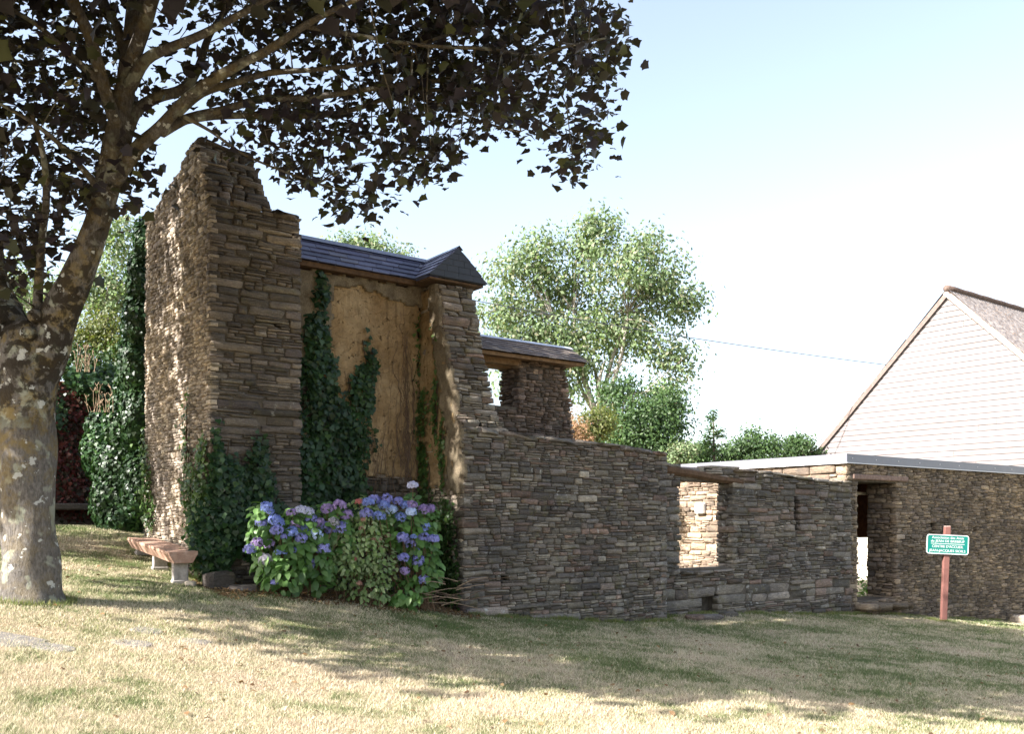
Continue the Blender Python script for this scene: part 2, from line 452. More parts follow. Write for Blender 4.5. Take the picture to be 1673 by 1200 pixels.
def grass(n=820000):
    # density falls with distance; the blades stop at the walls
    u = rng.random(n); Y = 5.0 * (26 / 5.0) ** (u ** 1.15)
    X = (rng.random(n) * 2 - 1) * Y * .72
    rel = np.c_[X, Y] - O0; s_ = rel @ SB; t_ = rel @ TA
    keep = ~((s_ > -.05) & (s_ < 3.6) & (t_ > -.1)) & ~((s_ > 3.5) & (s_ < 8.1) & (t_ > -.9)) & ~((s_ > 8) & (t_ > -.6))
    bed = (s_ > -.2) & (s_ < 3.7) & (t_ > -.95 + .15 * np.sin(s_ * 5)) & (rng.random(n) < .93)
    keep &= ~bed & ~((X + 4.98) ** 2 + (Y - 9.5) ** 2 < .3 ** 2)
    X, Y = X[keep], Y[keep]; n = len(X)
    Z = gz(X, Y)
    tall = .65 + .6 * (np.sin(X * 1.7 + np.sin(Y * 2.3)) * np.cos(Y * 1.9 - X * .6) * .5 + .5)
    hgt = rng.uniform(.012, .036, n) * tall * (1 + .02 * Y); wd = rng.uniform(.0016, .0038, n) * (Y / 7) ** .9
    az = rng.random(n) * 2 * np.pi; la = rng.random(n) * 2 * np.pi; lean = rng.uniform(.2, 1.5, n) * hgt
    V = np.zeros((n, 3, 3))
    V[:, 0] = np.c_[X - np.cos(az) * wd, Y - np.sin(az) * wd, Z - .004]
    V[:, 1] = np.c_[X + np.cos(az) * wd, Y + np.sin(az) * wd, Z - .004]
    V[:, 2] = np.c_[X + np.cos(la) * lean, Y + np.sin(la) * lean, Z + hgt]
    link('grass', tri_mesh('grass', V.reshape(-1, 3), np.arange(3 * n).reshape(-1, 3), M['grass']), None, 'stuff')
grass()
M['fallen'] = simple('fallen_leaf_brown', (.16, .10, .06), .8, .2, 0, 0, 0, .6)
def tufts():
    # longer uncut grass at the wall feet, round the trunk and the sign post
    lines = [((3.6, -.95), (8.05, -.95), 5200), ((8.1, -.64), (14.3, -.64), 5200), ((14.3, -.52), (26, -.52), 7000), ((-6, 6.5), (1, 6.5), 1500), ((-.1, .2), (-.1, 3), 2500)]
    X, Y = [], []
    for a, b, n in lines:
        f = rng.random(n); dens = .5 + .5 * np.sin(f * 37 + 2 * np.sin(f * 11)); k = rng.random(n) < dens; f = f[k]; n = len(f)
        s_ = a[0] + (b[0] - a[0]) * f; t_ = a[1] + (b[1] - a[1]) * f - np.abs(rng.normal(size=n)) * .05; p_ = O0 + s_[:, None] * SB + t_[:, None] * TA; X.append(p_[:, 0]); Y.append(p_[:, 1])
    for cx, cy, r_, n in ((-4.98, 9.5, .36, 1500), (10.0, 21.5, .14, 900), (-3.9, 9.0, .6, 700), (-3.2, 9.2, .5, 500)):
        a = rng.random(n) * 6.283; q = r_ + np.abs(rng.normal(size=n)) * .06 if r_ < .4 else r_ * np.sqrt(rng.random(n)); X.append(cx + np.cos(a) * q); Y.append(cy + np.sin(a) * q)
    X = np.concatenate(X); Y = np.concatenate(Y); n = len(X); Z = gz(X, Y)
    h = rng.uniform(.025, .09, n); h[-1200:] *= .5; wd = rng.uniform(.002, .004, n) * (Y / 8) ** .7; az = rng.random(n) * 6.283; la = rng.random(n) * 6.283; lean = rng.uniform(.1, .8, n) * h; V = np.zeros((n, 3, 3))
    V[:, 0] = np.c_[X - np.cos(az) * wd, Y - np.sin(az) * wd, Z - .004]; V[:, 1] = np.c_[X + np.cos(az) * wd, Y + np.sin(az) * wd, Z - .004]; V[:, 2] = np.c_[X + np.cos(la) * lean, Y + np.sin(la) * lean, Z + h]
    m = M['grass'].copy(); m.name = 'tuft_grass'
    link('grass_tufts', tri_mesh('grass_tufts', V.reshape(-1, 3), np.arange(3 * n).reshape(-1, 3), leaf_mat('tuft_green', [(.10, .15, .04), (.16, .20, .07), (.30, .27, .13), (.08, .12, .03)], .3, .6, .2)), None, 'stuff')
tufts()

# ------------------------------------------------------------ tower
tw = thing('tower', 'tall brown stone stack with a stepped narrow top, beside the long plank bench', 'stone tower', ST(0, 0, .6))
ptF = lambda u, v: ST(u, 0, v); ptL = lambda u, v: ST(0, u, v)
holesF = [(.93, 1.06, 4.3, 4.39), (.72, .82, 2.93, 3.0), (.1, .22, 2.78, 2.84)]
polyF = [(0, .2), (1.36, .2), (1.34, 5.85), (1.27, 6.0), (0, 6.02)]
recs = stones_on(ptF, B3, -A3, polyF, holesF, band=(.055, .13), w=(.18, .6), seed=11, jit=.015, prot=.012, depth=.13)
polyL = [(0, .5), (3.2, .9), (3.14, 6.42), (2.35, 6.6), (1.5, 6.77), (.9, 6.95), (.6, 6.98), (.42, 6.7), (.2, 6.1), (0, 6.02)]
recL = stones_on(ptL, A3, -B3, polyL, [], band=(.04, .085), w=(.09, .26), seed=12, jit=.02, prot=.014, depth=.11)
# upper block front, leaning back
UB = Vector(ST(0, 0, 0))
def ptU(u, v):
    k = max(0, (v - 6.0)) * .55
    return ST(u + .0, .05 + k, v)
recs += stones_on(ptU, B3, -A3, [(.02, 6.03), (.95, 6.03), (.80, 6.9), (.03, 6.98)], [], band=(.07, .14), w=(.16, .45), seed=13, jit=.03)
recs += caps(ptF, B3, -A3, [(0.9, 6.0), (1.32, 5.97)], .8, 5)
recs += caps(lambda u, v: ST(u, .55, v), B3, -A3, [(0.02, 7.0), (.8, 6.93)], .5, 6)
recR = stones_on(lambda u, v: ST(1.33, u, v), -A3, B3, [(0, 5.4), (.5, 5.4), (.5, 6.0), (0, 6.0)], [], seed=14)
core(tw, ptF, -A3, polyF, holesF, .9, M['mortar'])
core(tw, lambda u, v: ST(0, u, v), -B3, polyL, [], .7, M['mortar_pale'], rec=.03)
core(tw, lambda u, v: ST(u, .7, v), -A3, [(.05, 6.0), (.85, 6.0), (.72, 6.85), (.08, 6.92)], [], .5, M['mortar'], rec=.0)
place_stones(tw, recs, M['stone_tower'], 300)
place_stones(tw, recL + recR, M['stone_side'], 0)

# ------------------------------------------------------------ main wall with ochre daub
def sheet(name, Pt, N, poly, mat, parent, res=.05, amp=.02, thick=.05, seed=0, edge=None):
    """rough render coat: a displaced grid clipped to an uneven outline, with rims that turn back to the wall"""
    us = [p[0] for p in poly]; vs = [p[1] for p in poly]
    nu = int((max(us) - min(us)) / res) + 1; nv = int((max(vs) - min(vs)) / res) + 1
    from mathutils import noise
    keep = {}; V = []; Fc = []
    for j in range(nv + 1):
        v = min(vs) + j * res
        for i in range(nu + 1):
            u = min(us) + i * res
            keep[(i, j)] = len(V)
            d = noise.noise(Vector((u * 2.1 + seed, v * 2.1, seed))) * amp + noise.noise(Vector((u * 9, v * 9, seed + 3))) * amp * .45
            V.append(Pt(u, v) + N * (thick + d))
    def ins(u, v):
        uu = u + .09 * noise.noise(Vector((u * 4, v * 4, 7 + seed))); vv = v + .12 * noise.noise(Vector((u * 5, v * 3, 17 + seed)))
        iv = intervals(poly, [], vv); return any(a <= uu <= b for a, b in iv)
    cells = set()
    for j in range(nv):
        for i in range(nu):
            if ins(min(us) + (i + .5) * res, min(vs) + (j + .5) * res):
                cells.add((i, j))
    for (i, j) in cells:
        Fc.append((keep[(i, j)], keep[(i + 1, j)], keep[(i + 1, j + 1)], keep[(i, j + 1)]))
        for (di, dj, a, b) in ((-1, 0, (i, j + 1), (i, j)), (1, 0, (i + 1, j), (i + 1, j + 1)), (0, -1, (i, j), (i + 1, j)), (0, 1, (i + 1, j + 1), (i, j + 1))):
            if (i + di, j + dj) not in cells:
                k = len(V); V.append(V[keep[b]] - N * (thick + .03)); V.append(V[keep[a]] - N * (thick + .03))
                Fc.append((keep[b], keep[a], k + 1, k))
    me = mesh(name, V, Fc, mat, False)
    n0 = me.polygons[0].normal if len(me.polygons) else N
    if Vector(n0).dot(N) < 0: me.flip_normals()
    for pl in me.polygons: pl.use_smooth = True
    return link(name, me, parent)
m = NT('ochre_daub'); p = m.pos(); big = m.noise(p, 1.5, 4, .6); md = m.noise(p, 7, 5, .65); fn = m.noise(p, 38, 4, .7)
c = m.ramp(big, [(.3, (.23, .15, .075)), (.5, (.315, .22, .12)), (.7, (.40, .30, .18))])
c = m.mix(.7, c, m.ramp(md, [(.3, (.6, .58, .55)), (.7, (1.35, 1.33, 1.3))]), 'MULTIPLY')
c = m.mix(.6, c, m.ramp(fn, [(.28, (.35, .32, .3)), (.4, (1, 1, 1)), (.8, (1.2, 1.2, 1.2))]), 'MULTIPLY')
vs_ = m.noise(m.pos((7, 7, .8)), 1.4, 4, .6)
c = m.mix(m.ramp(vs_, [(.56, 0), (.68, .55)]), c, (.13, .085, .045))
m.col(c); m.rough(.95, .1); vo = m.node('ShaderNodeTexVoronoi', feature='DISTANCE_TO_EDGE'); wv = m.node('ShaderNodeVectorMath', operation='ADD'); m.l.new(p, wv.inputs[0])
nzc = m.node('ShaderNodeTexNoise'); nzc.inputs['Scale'].default_value = 4; m.l.new(p, nzc.inputs['Vector']); m.l.new(nzc.outputs['Color'], wv.inputs[1]); m.l.new(wv.outputs[0], vo.inputs['Vector']); vo.inputs['Scale'].default_value = 2.6
crk = m.ramp(vo.outputs['Distance'], [(0, 1), (.012, 0)]); crk = m.math('MULTIPLY', crk, m.ramp(md, [(.45, 0), (.55, 1)]))
c = m.mix(m.math('MULTIPLY', crk, .75), c, (.05, .03, .018)); m.col(c)
pit = m.ramp(m.noise(p, 16, 3, .5), [(.27, 1), (.33, 0)]); c = m.mix(m.math('MULTIPLY', pit, .7), c, (.06, .038, .02)); m.col(c)
m.bump(m.math('SUBTRACT', m.math('ADD', md, m.math('MULTIPLY', fn, .5)), m.math('ADD', crk, pit)), 1.0, .04); M['daub'] = m.m
m = NT('lime_render'); p = m.pos(); md = m.noise(p, 5, 5, .65); fn = m.noise(p, 50, 4, .75)
c = m.ramp(md, [(.3, (.15, .115, .08)), (.55, (.27, .22, .15)), (.75, (.37, .31, .22))])
c = m.mix(.7, c, m.ramp(fn, [(.3, (.5,) * 3), (.7, (1.4,) * 3)]), 'MULTIPLY')
m.col(c); m.rough(.95, .1); m.bump(m.math('ADD', md, fn), 1.0, .04); M['render'] = m.m

mw = thing('daub_wall', 'ochre daubed wall panel under the dark slate roof, behind the hydrangeas', 'wall', ST(1.4, .45, .6))
T0 = .45
ptM = lambda u, v: ST(u, T0, v)
polyM = [(1.3, .1), (3.6, .1), (3.6, 5.36), (1.3, 5.36)]
recs = stones_on(ptM, B3, -A3, [(1.3, .1), (3.6, .1), (3.6, 2.35), (2.2, 2.35), (1.9, 5.36), (1.3, 5.36)], [], band=(.08, .16), w=(.15, .42), seed=21)
core(mw, ptM, -A3, polyM, [], .6, M['mortar'], rec=.06, shrink=0)
place_stones(mw, recs, M['stone_tower'], 300)
sheet('daub_panel', lambda u, v: ST(u, T0 - .02, v), -A3, [(1.85, 2.4), (1.9, 5.34), (2.5, 5.34), (3.6, 5.34), (3.6, 2.25)], M['daub'], mw, .04, .035, .02, 3)
sheet('render_patch', lambda u, v: ST(u, T0 - .04, v), -A3, [(1.3, 3.9), (1.34, 5.36), (3.62, 5.36), (3.62, 5.08), (3.0, 5.1), (2.6, 5.22), (2.2, 5.22), (2.02, 5.1), (1.95, 4.1)], M['render'], mw, .04, .03, .05, 5)
sheet('render_patch', lambda u, v: ST(u, T0 - .04, v), -A3, [(1.32, 2.1), (1.36, 3.2), (1.62, 3.3), (1.85, 2.3), (1.7, 1.8)], M['render'], mw, .04, .03, .03, 6)

# dead creeper stems on the daub
M['vine'] = simple('dead_vine', (.13, .09, .065), .9, .1, 30, .3)
vine = thing('dead_creeper', 'bare brown creeper stems hanging on the ochre daub', 'creeper', ST(3.0, .4, 1.4))
for k in range(46):
    rr = random.Random(500 + k); u = rr.uniform(2.35, 3.52) if k > 8 else rr.uniform(3.15, 3.45); v = rr.uniform(1.6, 2.6); top = rr.uniform(2.7, 4.2) if k > 8 else rr.uniform(4.3, 5.1)
    pts = []; 
    while v < top:
        pts.append(ST(u, T0 - .05 - rr.uniform(.0, .03), v)); v += rr.uniform(.08, .16); u += rr.gauss(0, .03) + (.004 if u < 3.3 else -.012)
        u = min(max(u, 2.1), 3.52)
    if len(pts) > 2:
        r0 = rr.uniform(.0025, .006) * (1.5 if k < 9 else 1); mb = MB(); mb.tube(pts, [r0 * (1 - .6 * i / len(pts)) for i in range(len(pts))], 5); mb.build('stem', M['vine'], vine)

# ------------------------------------------------------------ wing wall with upper batter, and front wall
ww_ = thing('wing_wall', 'narrow battered stone wing wall under the small slate gable, its left flank daubed ochre', 'wall', ST(3.6, 0, .2))
def tF(v): return -.86 if v < 3.0 else float(np.interp(v, [3.0, 3.25, 4.3, 5.45], [-.78, -.66, -.4, -.12]))
def ptW(u, v): return ST(u, tF(v), v)
Nw = (-A3 + Z3 * .0).normalized()
polyW = [(3.58, 2.95), (4.5, 2.95), (4.36, 3.3), (4.3, 4.3), (4.24, 5.35), (3.58, 5.35)]
recs = stones_on(ptW, B3, Nw, polyW, [], band=(.055, .115), w=(.16, .5), seed=31, prot=.022, depth=.14, jit=.03)
place_stones(ww_, recs, M['stone_front'], 300)
mb = MB()
for i in range(24):
    v = .0 + i * (5.3 / 24); h = 5.3 / 24
    tf = tF(v + h * .5) + .05; wr = 4.3 if v > 3 else 4.0
    mb.box(ST(3.62, tf, v), ST(wr - .1, tf, v) - ST(3.62, tf, v), ST(0, .95, 0) - ST(0, tf, 0), Vector((0, 0, h)))
mb.build('wall_core', M['mortar'], ww_)
# flank facing left: pale render with daub
def ptFl(u, v): return ST(3.6, u, v)
flp = [(-.84, .1), (T0, .1), (T0, 5.35), (-.08, 5.35), (-.36, 4.3), (-.62, 3.25), (-.80, 2.95)]
recs = stones_on(lambda u, v: ST(3.6, u, v), A3, -B3, flp, [], band=(.09, .16), w=(.14, .32), seed=33, prot=.02)
place_stones(ww_, recs, M['stone_side'], 0)
sheet('daub_panel', lambda u, v: ST(3.6, u, v), -B3, [(-.5, 2.1), (.45, 2.1), (.45, 5.3), (-.05, 5.3), (-.35, 4.2), (-.68, 3.0), (-.7, 2.3)], M['daub'], ww_, .05, .05, .03, 9)
sheet('render_patch', lambda u, v: ST(3.6, u, v), -B3, [(-.9, 2.0), (-.45, 2.0), (-.38, 3.1), (-.05, 4.2), (.1, 5.35), (-.1, 5.35), (-.4, 4.3), (-.7, 3.2), (-.88, 2.9)], M['render'], ww_, .05, .05, .06, 11)

fw = thing('front_wall', 'low grey schist wall in the centre with a flat slab top, right of the hydrangeas', 'wall', ST(5.8, -.86, -.1))
def ptFr(u, v): return ST(u, -.86, v)
topF = [(3.58, 3.02), (4.3, 2.98), (5.6, 2.93), (6.8, 2.9), (8.02, 2.80)]
polyFr = [(3.58, -.5), (8.02, -.6), (8.02, 2.78), (6.8, 2.87), (5.6, 2.9), (4.3, 2.95), (3.58, 2.98)]
holesFr = [(4.3, 4.44, .60, .76), (7.55, 7.67, .42, .55)]
recs = stones_on(ptFr, B3, -A3, polyFr, holesFr, band=(.055, .125), w=(.13, .46), seed=41, jit=.015, prot=.014, depth=.13)
recs += stones_on(ptFr, B3, -A3, [(3.6, -.35), (8.0, -.5), (8.0, -.1), (3.6, .35)], [], band=(.12, .2), w=(.3, .7), seed=42, prot=.05)
recs += caps(ptFr, B3, -A3, topF, .62, 43, w=(.3, .7), h=(.07, .12), q=1.5)
recs += stones_on(lambda u, v: ST(8.02, u, v), -A3, B3, [(-.86, -.6), (-.2, -.6), (-.2, 2.78), (-.86, 2.78)], [], seed=44)
recs += stones_on(lambda u, v: ST(3.58, u, v), A3, -B3, [(-.86, -.2), (-.6, -.2), (-.6, 2.9), (-.86, 2.95)], [], seed=45, band=(.1, .18))
core(fw, ptFr, -A3, polyFr, holesFr, .62, M['mortar'])
place_stones(fw, recs, M['stone_front'], 300)

# ------------------------------------------------------------ pillar wall behind (continues the main wall line)
pw = thing('pillar_wall', 'reddish thin-stone wall stub with a small opening under its own slate coping', 'wall', ST(5.5, .48, 0))
ptP = lambda u, v: ST(u, .48, v)
polyP = [(4.2, 0), (7.15, 0), (7.0, 3.0), (6.86, 3.8), (6.76, 4.45), (4.2, 4.45)]
holesP = [(4.62, 5.66, 3.62, 4.5)]
recs = stones_on(ptP, B3, -A3, polyP, holesP, band=(.05, .11), w=(.1, .28), seed=51, prot=.025, jit=.035)
recs = [r_ for r_ in recs if r_['c'].z > 2.3]
recs += stones_on(lambda u, v: ST(5.66, u, v), A3, -B3, [(.48, 3.6), (1.08, 3.6), (1.08, 4.45), (.48, 4.45)], [], band=(.05, .1), w=(.12, .3), seed=52)
core(pw, ptP, -A3, polyP, holesP, .6, M['mortar'], shrink=.06)
place_stones(pw, recs, M['stone_pillar'], 300)
M['timber'] = simple('weathered_timber', (.20, .125, .07), .85, .2, 12, .35, .4)
M['timber_dark'] = simple('dark_timber', (.10, .06, .035), .85, .2, 12, .35, .4)
for (t0, zz) in ((.5, 4.40), (.72, 4.38), (.94, 4.40)):
    mb = MB(); mb.bbox(ST(4.99, t0 + .08, zz), B3 * 1.5, A3 * .16, Z3 * .12); mb.build('lintel', M['timber'], pw)

# ------------------------------------------------------------ slate roofs
def slate_mat(name, cols, rough=.45, spec=.6):
    m = NT(name); r = m.rand(); n = len(cols)
    base = m.ramp(r, [(i / n, c) for i, c in enumerate(cols)], 'CONSTANT')
    f = m.noise(m.pos(), 9, 5, .65)
    c = m.mix(.6, base, m.ramp(f, [(.3, (.65,) * 3), (.7, (1.3,) * 3)]), 'MULTIPLY')
    m.col(c); m.rough(rough, spec); m.bump(m.noise(m.pos(), 60, 4), .3, .004); return m.m
M['slate'] = slate_mat('blue_slate', [(.050, .054, .105), (.066, .070, .13), (.040, .043, .085), (.085, .088, .15), (.058, .058, .115), (.10, .10, .14)], .5, .5)
M['slate_old'] = slate_mat('weathered_slate', [(.15, .12, .11), (.2, .16, .14), (.12, .1, .095), (.26, .21, .17), (.17, .14, .13)], .7, .3)
M['lead'] = simple('ridge_metal', (.16, .18, .25), .45, .5, 6, .15)
M['slate_face'] = simple('dark_slate_face', (.028, .032, .042), .6, .4, 6, .15)
def slate_plane(root, E0, E1, R0, R1, rows, w, mat, limit=300, th=.012, seed=1, name='slate'):
    """E0-E1 eave, R0-R1 ridge; overlapping slates laid in courses, each its own mesh object"""
    rr = random.Random(seed); E0, E1, R0, R1 = map(Vector, (E0, E1, R0, R1)); n = 0
    N = (E1 - E0).cross(R0 - E0).normalized()
    if N.z < 0: N = -N
    mb_rest = MB(); proto = {}
    for j in range(rows):
        a = j / rows; b = min((j + 1.35) / rows, 1.0)
        A0 = E0.lerp(R0, a); A1 = E1.lerp(R1, a); B0 = E0.lerp(R0, b); B1 = E1.lerp(R1, b)
        L = (A1 - A0).length
        u = -w * (.5 if j % 2 else 0) + rr.uniform(-.03, .03)
        while u < L:
            u0 = max(u, 0); u1 = min(u + w - .006, L)
            if u1 - u0 > .02:
                f0, f1 = u0 / L, u1 / L
                p = [A0.lerp(A1, f0), A0.lerp(A1, f1), B0.lerp(B1, f1), B0.lerp(B1, f0)]
                lift = .022 + rr.uniform(-.002, .005)
                q = [p[0] + N * lift, p[1] + N * (lift + rr.uniform(-.002, .003)), p[2] + N * .006, p[3] + N * .006]
                dz = rr.uniform(-.006, .006) * (A0 - B0).normalized()
                q[0] = q[0] + dz; q[1] = q[1] + dz
                lo = [v - N * th for v in q]
                mb = MB() if n < limit else mb_rest
                fs = [(0, 1, 2, 3), (7, 6, 5, 4), (0, 4, 5, 1), (1, 5, 6, 2), (2, 6, 7, 3), (3, 7, 4, 0)]
                if (q[1] - q[0]).cross(q[3] - q[0]).dot(N) < 0: fs = [f[::-1] for f in fs]
                mb.add(q + lo, fs)
                if n < limit: mb.build(name, mat, root)
                n += 1
            u += w
    if mb_rest.v: mb_rest.build(name, mat, root, kind='stuff')
rf = thing('slate_wall_cap', 'dark blue slate roof on the daub wall, with a small gable at its right end', 'roof', ST(2.5, .75, 5.5))
RZ, EZ = 5.94, 5.44
# front plane of main roof: trapezoid ending in the valley
slate_plane(rf, ST(1.36, .2, EZ), ST(3.35, .2, EZ), ST(1.36, .75, RZ), ST(3.9, .75, RZ), 5, .30, M['slate'], 100, seed=2)
slate_plane(rf, ST(4.45, 1.3, EZ), ST(1.36, 1.3, EZ), ST(4.45, .75, RZ), ST(1.36, .75, RZ), 5, .30, M['slate'], 0, seed=3)
slate_plane(rf, ST(3.35, .2, EZ), ST(3.35, -.25, EZ), ST(3.9, .75, RZ), ST(3.9, -.25, RZ), 5, .28, M['slate'], 100, seed=4)
slate_plane(rf, ST(4.45, -.25, EZ), ST(4.45, .75, EZ), ST(3.9, -.25, RZ), ST(3.9, .75, RZ), 5, .28, M['slate'], 0, seed=5)
mb = MB()
mb.add([ST(3.36, -.235, EZ - .01), ST(4.44, -.235, EZ - .01), ST(3.9, -.235, RZ - .02), ST(3.36, -.2, EZ - .01), ST(4.44, -.2, EZ - .01), ST(3.9, -.2, RZ - .02)],
       [(0, 1, 2), (5, 4, 3), (0, 3, 4, 1), (1, 4, 5, 2), (2, 5, 3, 0)])
mb.build('gable_face', M['slate_face'], rf)
for j in range(5):   # slate courses hung on the little gable face
    z0 = EZ + j * .1; z1 = z0 + .1
    h0 = .55 * (1 - (z0 - EZ) / .5); h1 = .55 * (1 - (z1 - EZ) / .5)
    k = max(1, int(round(2 * h0 / .25)))
    for i in range(k):
        a0 = -h0 + 2 * h0 * i / k; a1 = -h0 + 2 * h0 * (i + 1) / k - .004
        b0 = max(-h1, min(h1, a0)); b1 = max(-h1, min(h1, a1))
        mb = MB(); T_ = -.25
        mb.add([ST(3.9 + a0, T_ - .006, z0), ST(3.9 + a1, T_ - .006, z0), ST(3.9 + b1, T_, z1), ST(3.9 + b0, T_, z1),
                ST(3.9 + a0, T_ + .01, z0), ST(3.9 + a1, T_ + .01, z0), ST(3.9 + b1, T_ + .012, z1), ST(3.9 + b0, T_ + .012, z1)],
               [(0, 1, 2, 3), (7, 6, 5, 4), (0, 4, 5, 1), (1, 5, 6, 2), (2, 6, 7, 3), (3, 7, 4, 0)])
        mb.build('hung_slate', M['slate_face'], rf)
mb = MB()   # metal ridges
for (a, b) in ((ST(1.34, .75, RZ), ST(3.93, .75, RZ)),):
    d = (b - a); mb.add([a + Vector((0, 0, .045)), b + Vector((0, 0, .045)), b - A3 * .1 + Z3 * -.04, a - A3 * .1 + Z3 * -.04, b + A3 * .1 + Z3 * -.04, a + A3 * .1 + Z3 * -.04],
                        [(0, 3, 2, 1), (0, 1, 4, 5)])
mb.build('ridge_cap', M['lead'], rf)
mb = MB(); a = ST(3.9, -.27, RZ + .035); b = ST(3.9, .8, RZ + .035)
mb.add([a, b, b - B3 * .07 - Z3 * .065, a - B3 * .07 - Z3 * .065, b + B3 * .07 - Z3 * .065, a + B3 * .07 - Z3 * .065], [(0, 1, 2, 3), (1, 0, 5, 4)])
mb.build('ridge_cap', M['lead'], rf)
mb = MB()   # timber eaves boards and soffit
mb.box(ST(1.36, .24, EZ - .07), ST(3.4, 0, 0) - ST(1.36, 0, 0), A3 * .03, Z3 * .075)
mb.box(ST(1.36, .28, EZ - .065), ST(3.4, 0, 0) - ST(1.36, 0, 0), A3 * .2, Z3 * .02)
mb.build('eaves_board', M['timber_dark'], rf)
mb = MB(); mb.box(ST(3.39, -.2, EZ - .05), B3 * 1.02, A3 * .9, Z3 * .03); mb.build('soffit', M['timber_dark'], rf)

rf2 = thing('slate_coping', 'small weathered brown slate roof over the reddish wall stub', 'roof', ST(5.7, .75, 4.4))
RZ2, EZ2 = 4.83, 4.46
slate_plane(rf2, ST(4.3, .12, EZ2), ST(7.02, .12, EZ2), ST(4.3, .78, RZ2), ST(7.10, .78, RZ2), 7, .16, M['slate_old'], 300, .008, seed=8)
slate_plane(rf2, ST(7.02, 1.44, EZ2), ST(4.3, 1.44, EZ2), ST(7.1, .78, RZ2), ST(4.3, .78, RZ2), 7, .16, M['slate_old'], 0, .008, seed=9)
M['ridge_pale'] = simple('pale_ridge_metal', (.42, .46, .55), .5, .5, 6, .15)
mb = MB(); a = ST(4.3, .78, RZ2 + .04); b = ST(7.12, .78, RZ2 + .04)
mb.add([a, b, b - A3 * .09 - Z3 * .055, a - A3 * .09 - Z3 * .055, b + A3 * .09 - Z3 * .055, a + A3 * .09 - Z3 * .055], [(0, 3, 2, 1), (0, 1, 4, 5)])
mb.build('ridge_cap', M['ridge_pale'], rf2)
mb = MB(); mb.box(ST(4.4, .2, EZ2 - .05), B3 * 2.55, A3 * .04, Z3 * .06); mb.box(ST(4.4, 1.3, EZ2 - .05), B3 * 2.55, A3 * .04, Z3 * .06)
mb.box(ST(4.4, .25, EZ2 - .02), B3 * 2.55, A3 * 1.04, Z3 * .02); mb.build('soffit', M['timber'], rf2)
mb = MB(); mb.add([ST(7.0, .16, EZ2), ST(7.0, 1.4, EZ2), ST(7.06, .78, RZ2 - .02), ST(6.96, .16, EZ2), ST(6.96, 1.4, EZ2), ST(7.02, .78, RZ2 - .02)],
                 [(0, 1, 2), (5, 4, 3), (0, 3, 4, 1), (1, 4, 5, 2), (2, 5, 3, 0)]); mb.build('end_board', M['timber_dark'], rf2)

# ------------------------------------------------------------ wall 3 with window and slit
w3 = thing('window_wall', 'grey schist wall with an empty window opening and a narrow slit, left of the doorway', 'wall', ST(11, -.55, -.3))
pt3 = lambda u, v: ST(u, -.55 + (.0 if u > 10 else .0), v)
top3 = [(8.02, 2.66), (8.7, 2.63), (10.3, 2.60), (11.2, 2.62), (12.2, 2.54), (13.2, 2.50), (14.3, 2.48)]
poly3 = [(8.02, -.8), (14.3, -.9)] + [(a, b - .04) for a, b in top3[::-1]]
holes3 = [(8.70, 10.2, .60, 2.40), (12.2, 12.36, 1.35, 2.08), (9.3, 9.75, -.35, .12)]
recs = stones_on(pt3, B3, -A3, poly3, holes3, band=(.07, .15), w=(.18, .6), seed=61, prot=.022, jit=.04, depth=.14)
recs = [r_ for r_ in recs]
recs += caps(pt3, B3, -A3, [(10.2, 2.6), (11.2, 2.6), (12.2, 2.53), (13.2, 2.48), (14.3, 2.46)], .45, 62, w=(.35, .8), h=(.06, .11))
recs += stones_on(lambda u, v: ST(10.2, u, v), A3, -B3, [(-.55, .6), (-.12, .6), (-.12, 2.4), (-.55, 2.4)], [], band=(.07, .13), w=(.15, .3), seed=63)
recs += caps(pt3, B3, -A3, [(8.7, .62), (9.5, .6), (10.25, .63)], .45, 64, w=(.3, .6), h=(.06, .1))
recs += caps(pt3, B3, -A3, [(8.02, 2.66), (8.7, 2.63)], .45, 65, w=(.3, .6), h=(.06, .1))
core(w3, pt3, -A3, poly3, holes3, .42, M['mortar'])
mb = MB(); mb.box(ST(12.1, -.30, 1.2), B3 * .4, A3 * .1, Z3 * 1.0); mb.box(ST(9.1, -.25, -.5), B3 * 1, A3 * .1, Z3 * .9); mb.build('recess_back', M['mortar'], w3)
place_stones(w3, recs, M['stone_front'], 300)
mb = MB()
pts = [ST(8.1, -.5, 2.55), ST(8.9, -.55, 2.49), ST(9.7, -.5, 2.42), ST(10.5, -.53, 2.36)]
mb.tube(pts, [.085, .08, .09, .06], 7, wob=.1, seed=4)
mb.build('timber_lintel', M['timber_dark'], w3)
mb = MB()
for k, (a, b, zz, th) in enumerate([(8.3, 9.2, 2.58, .05), (9.1, 10.3, 2.53, .07), (9.6, 10.45, 2.63, .06)]):
    mb2 = MB(); mb2.bbox(ST((a + b) / 2, -.33, zz), B3 * (b - a), A3 * .4 , Z3 * th, .02); mb2.build('top_slab', M['stone_front'], w3)

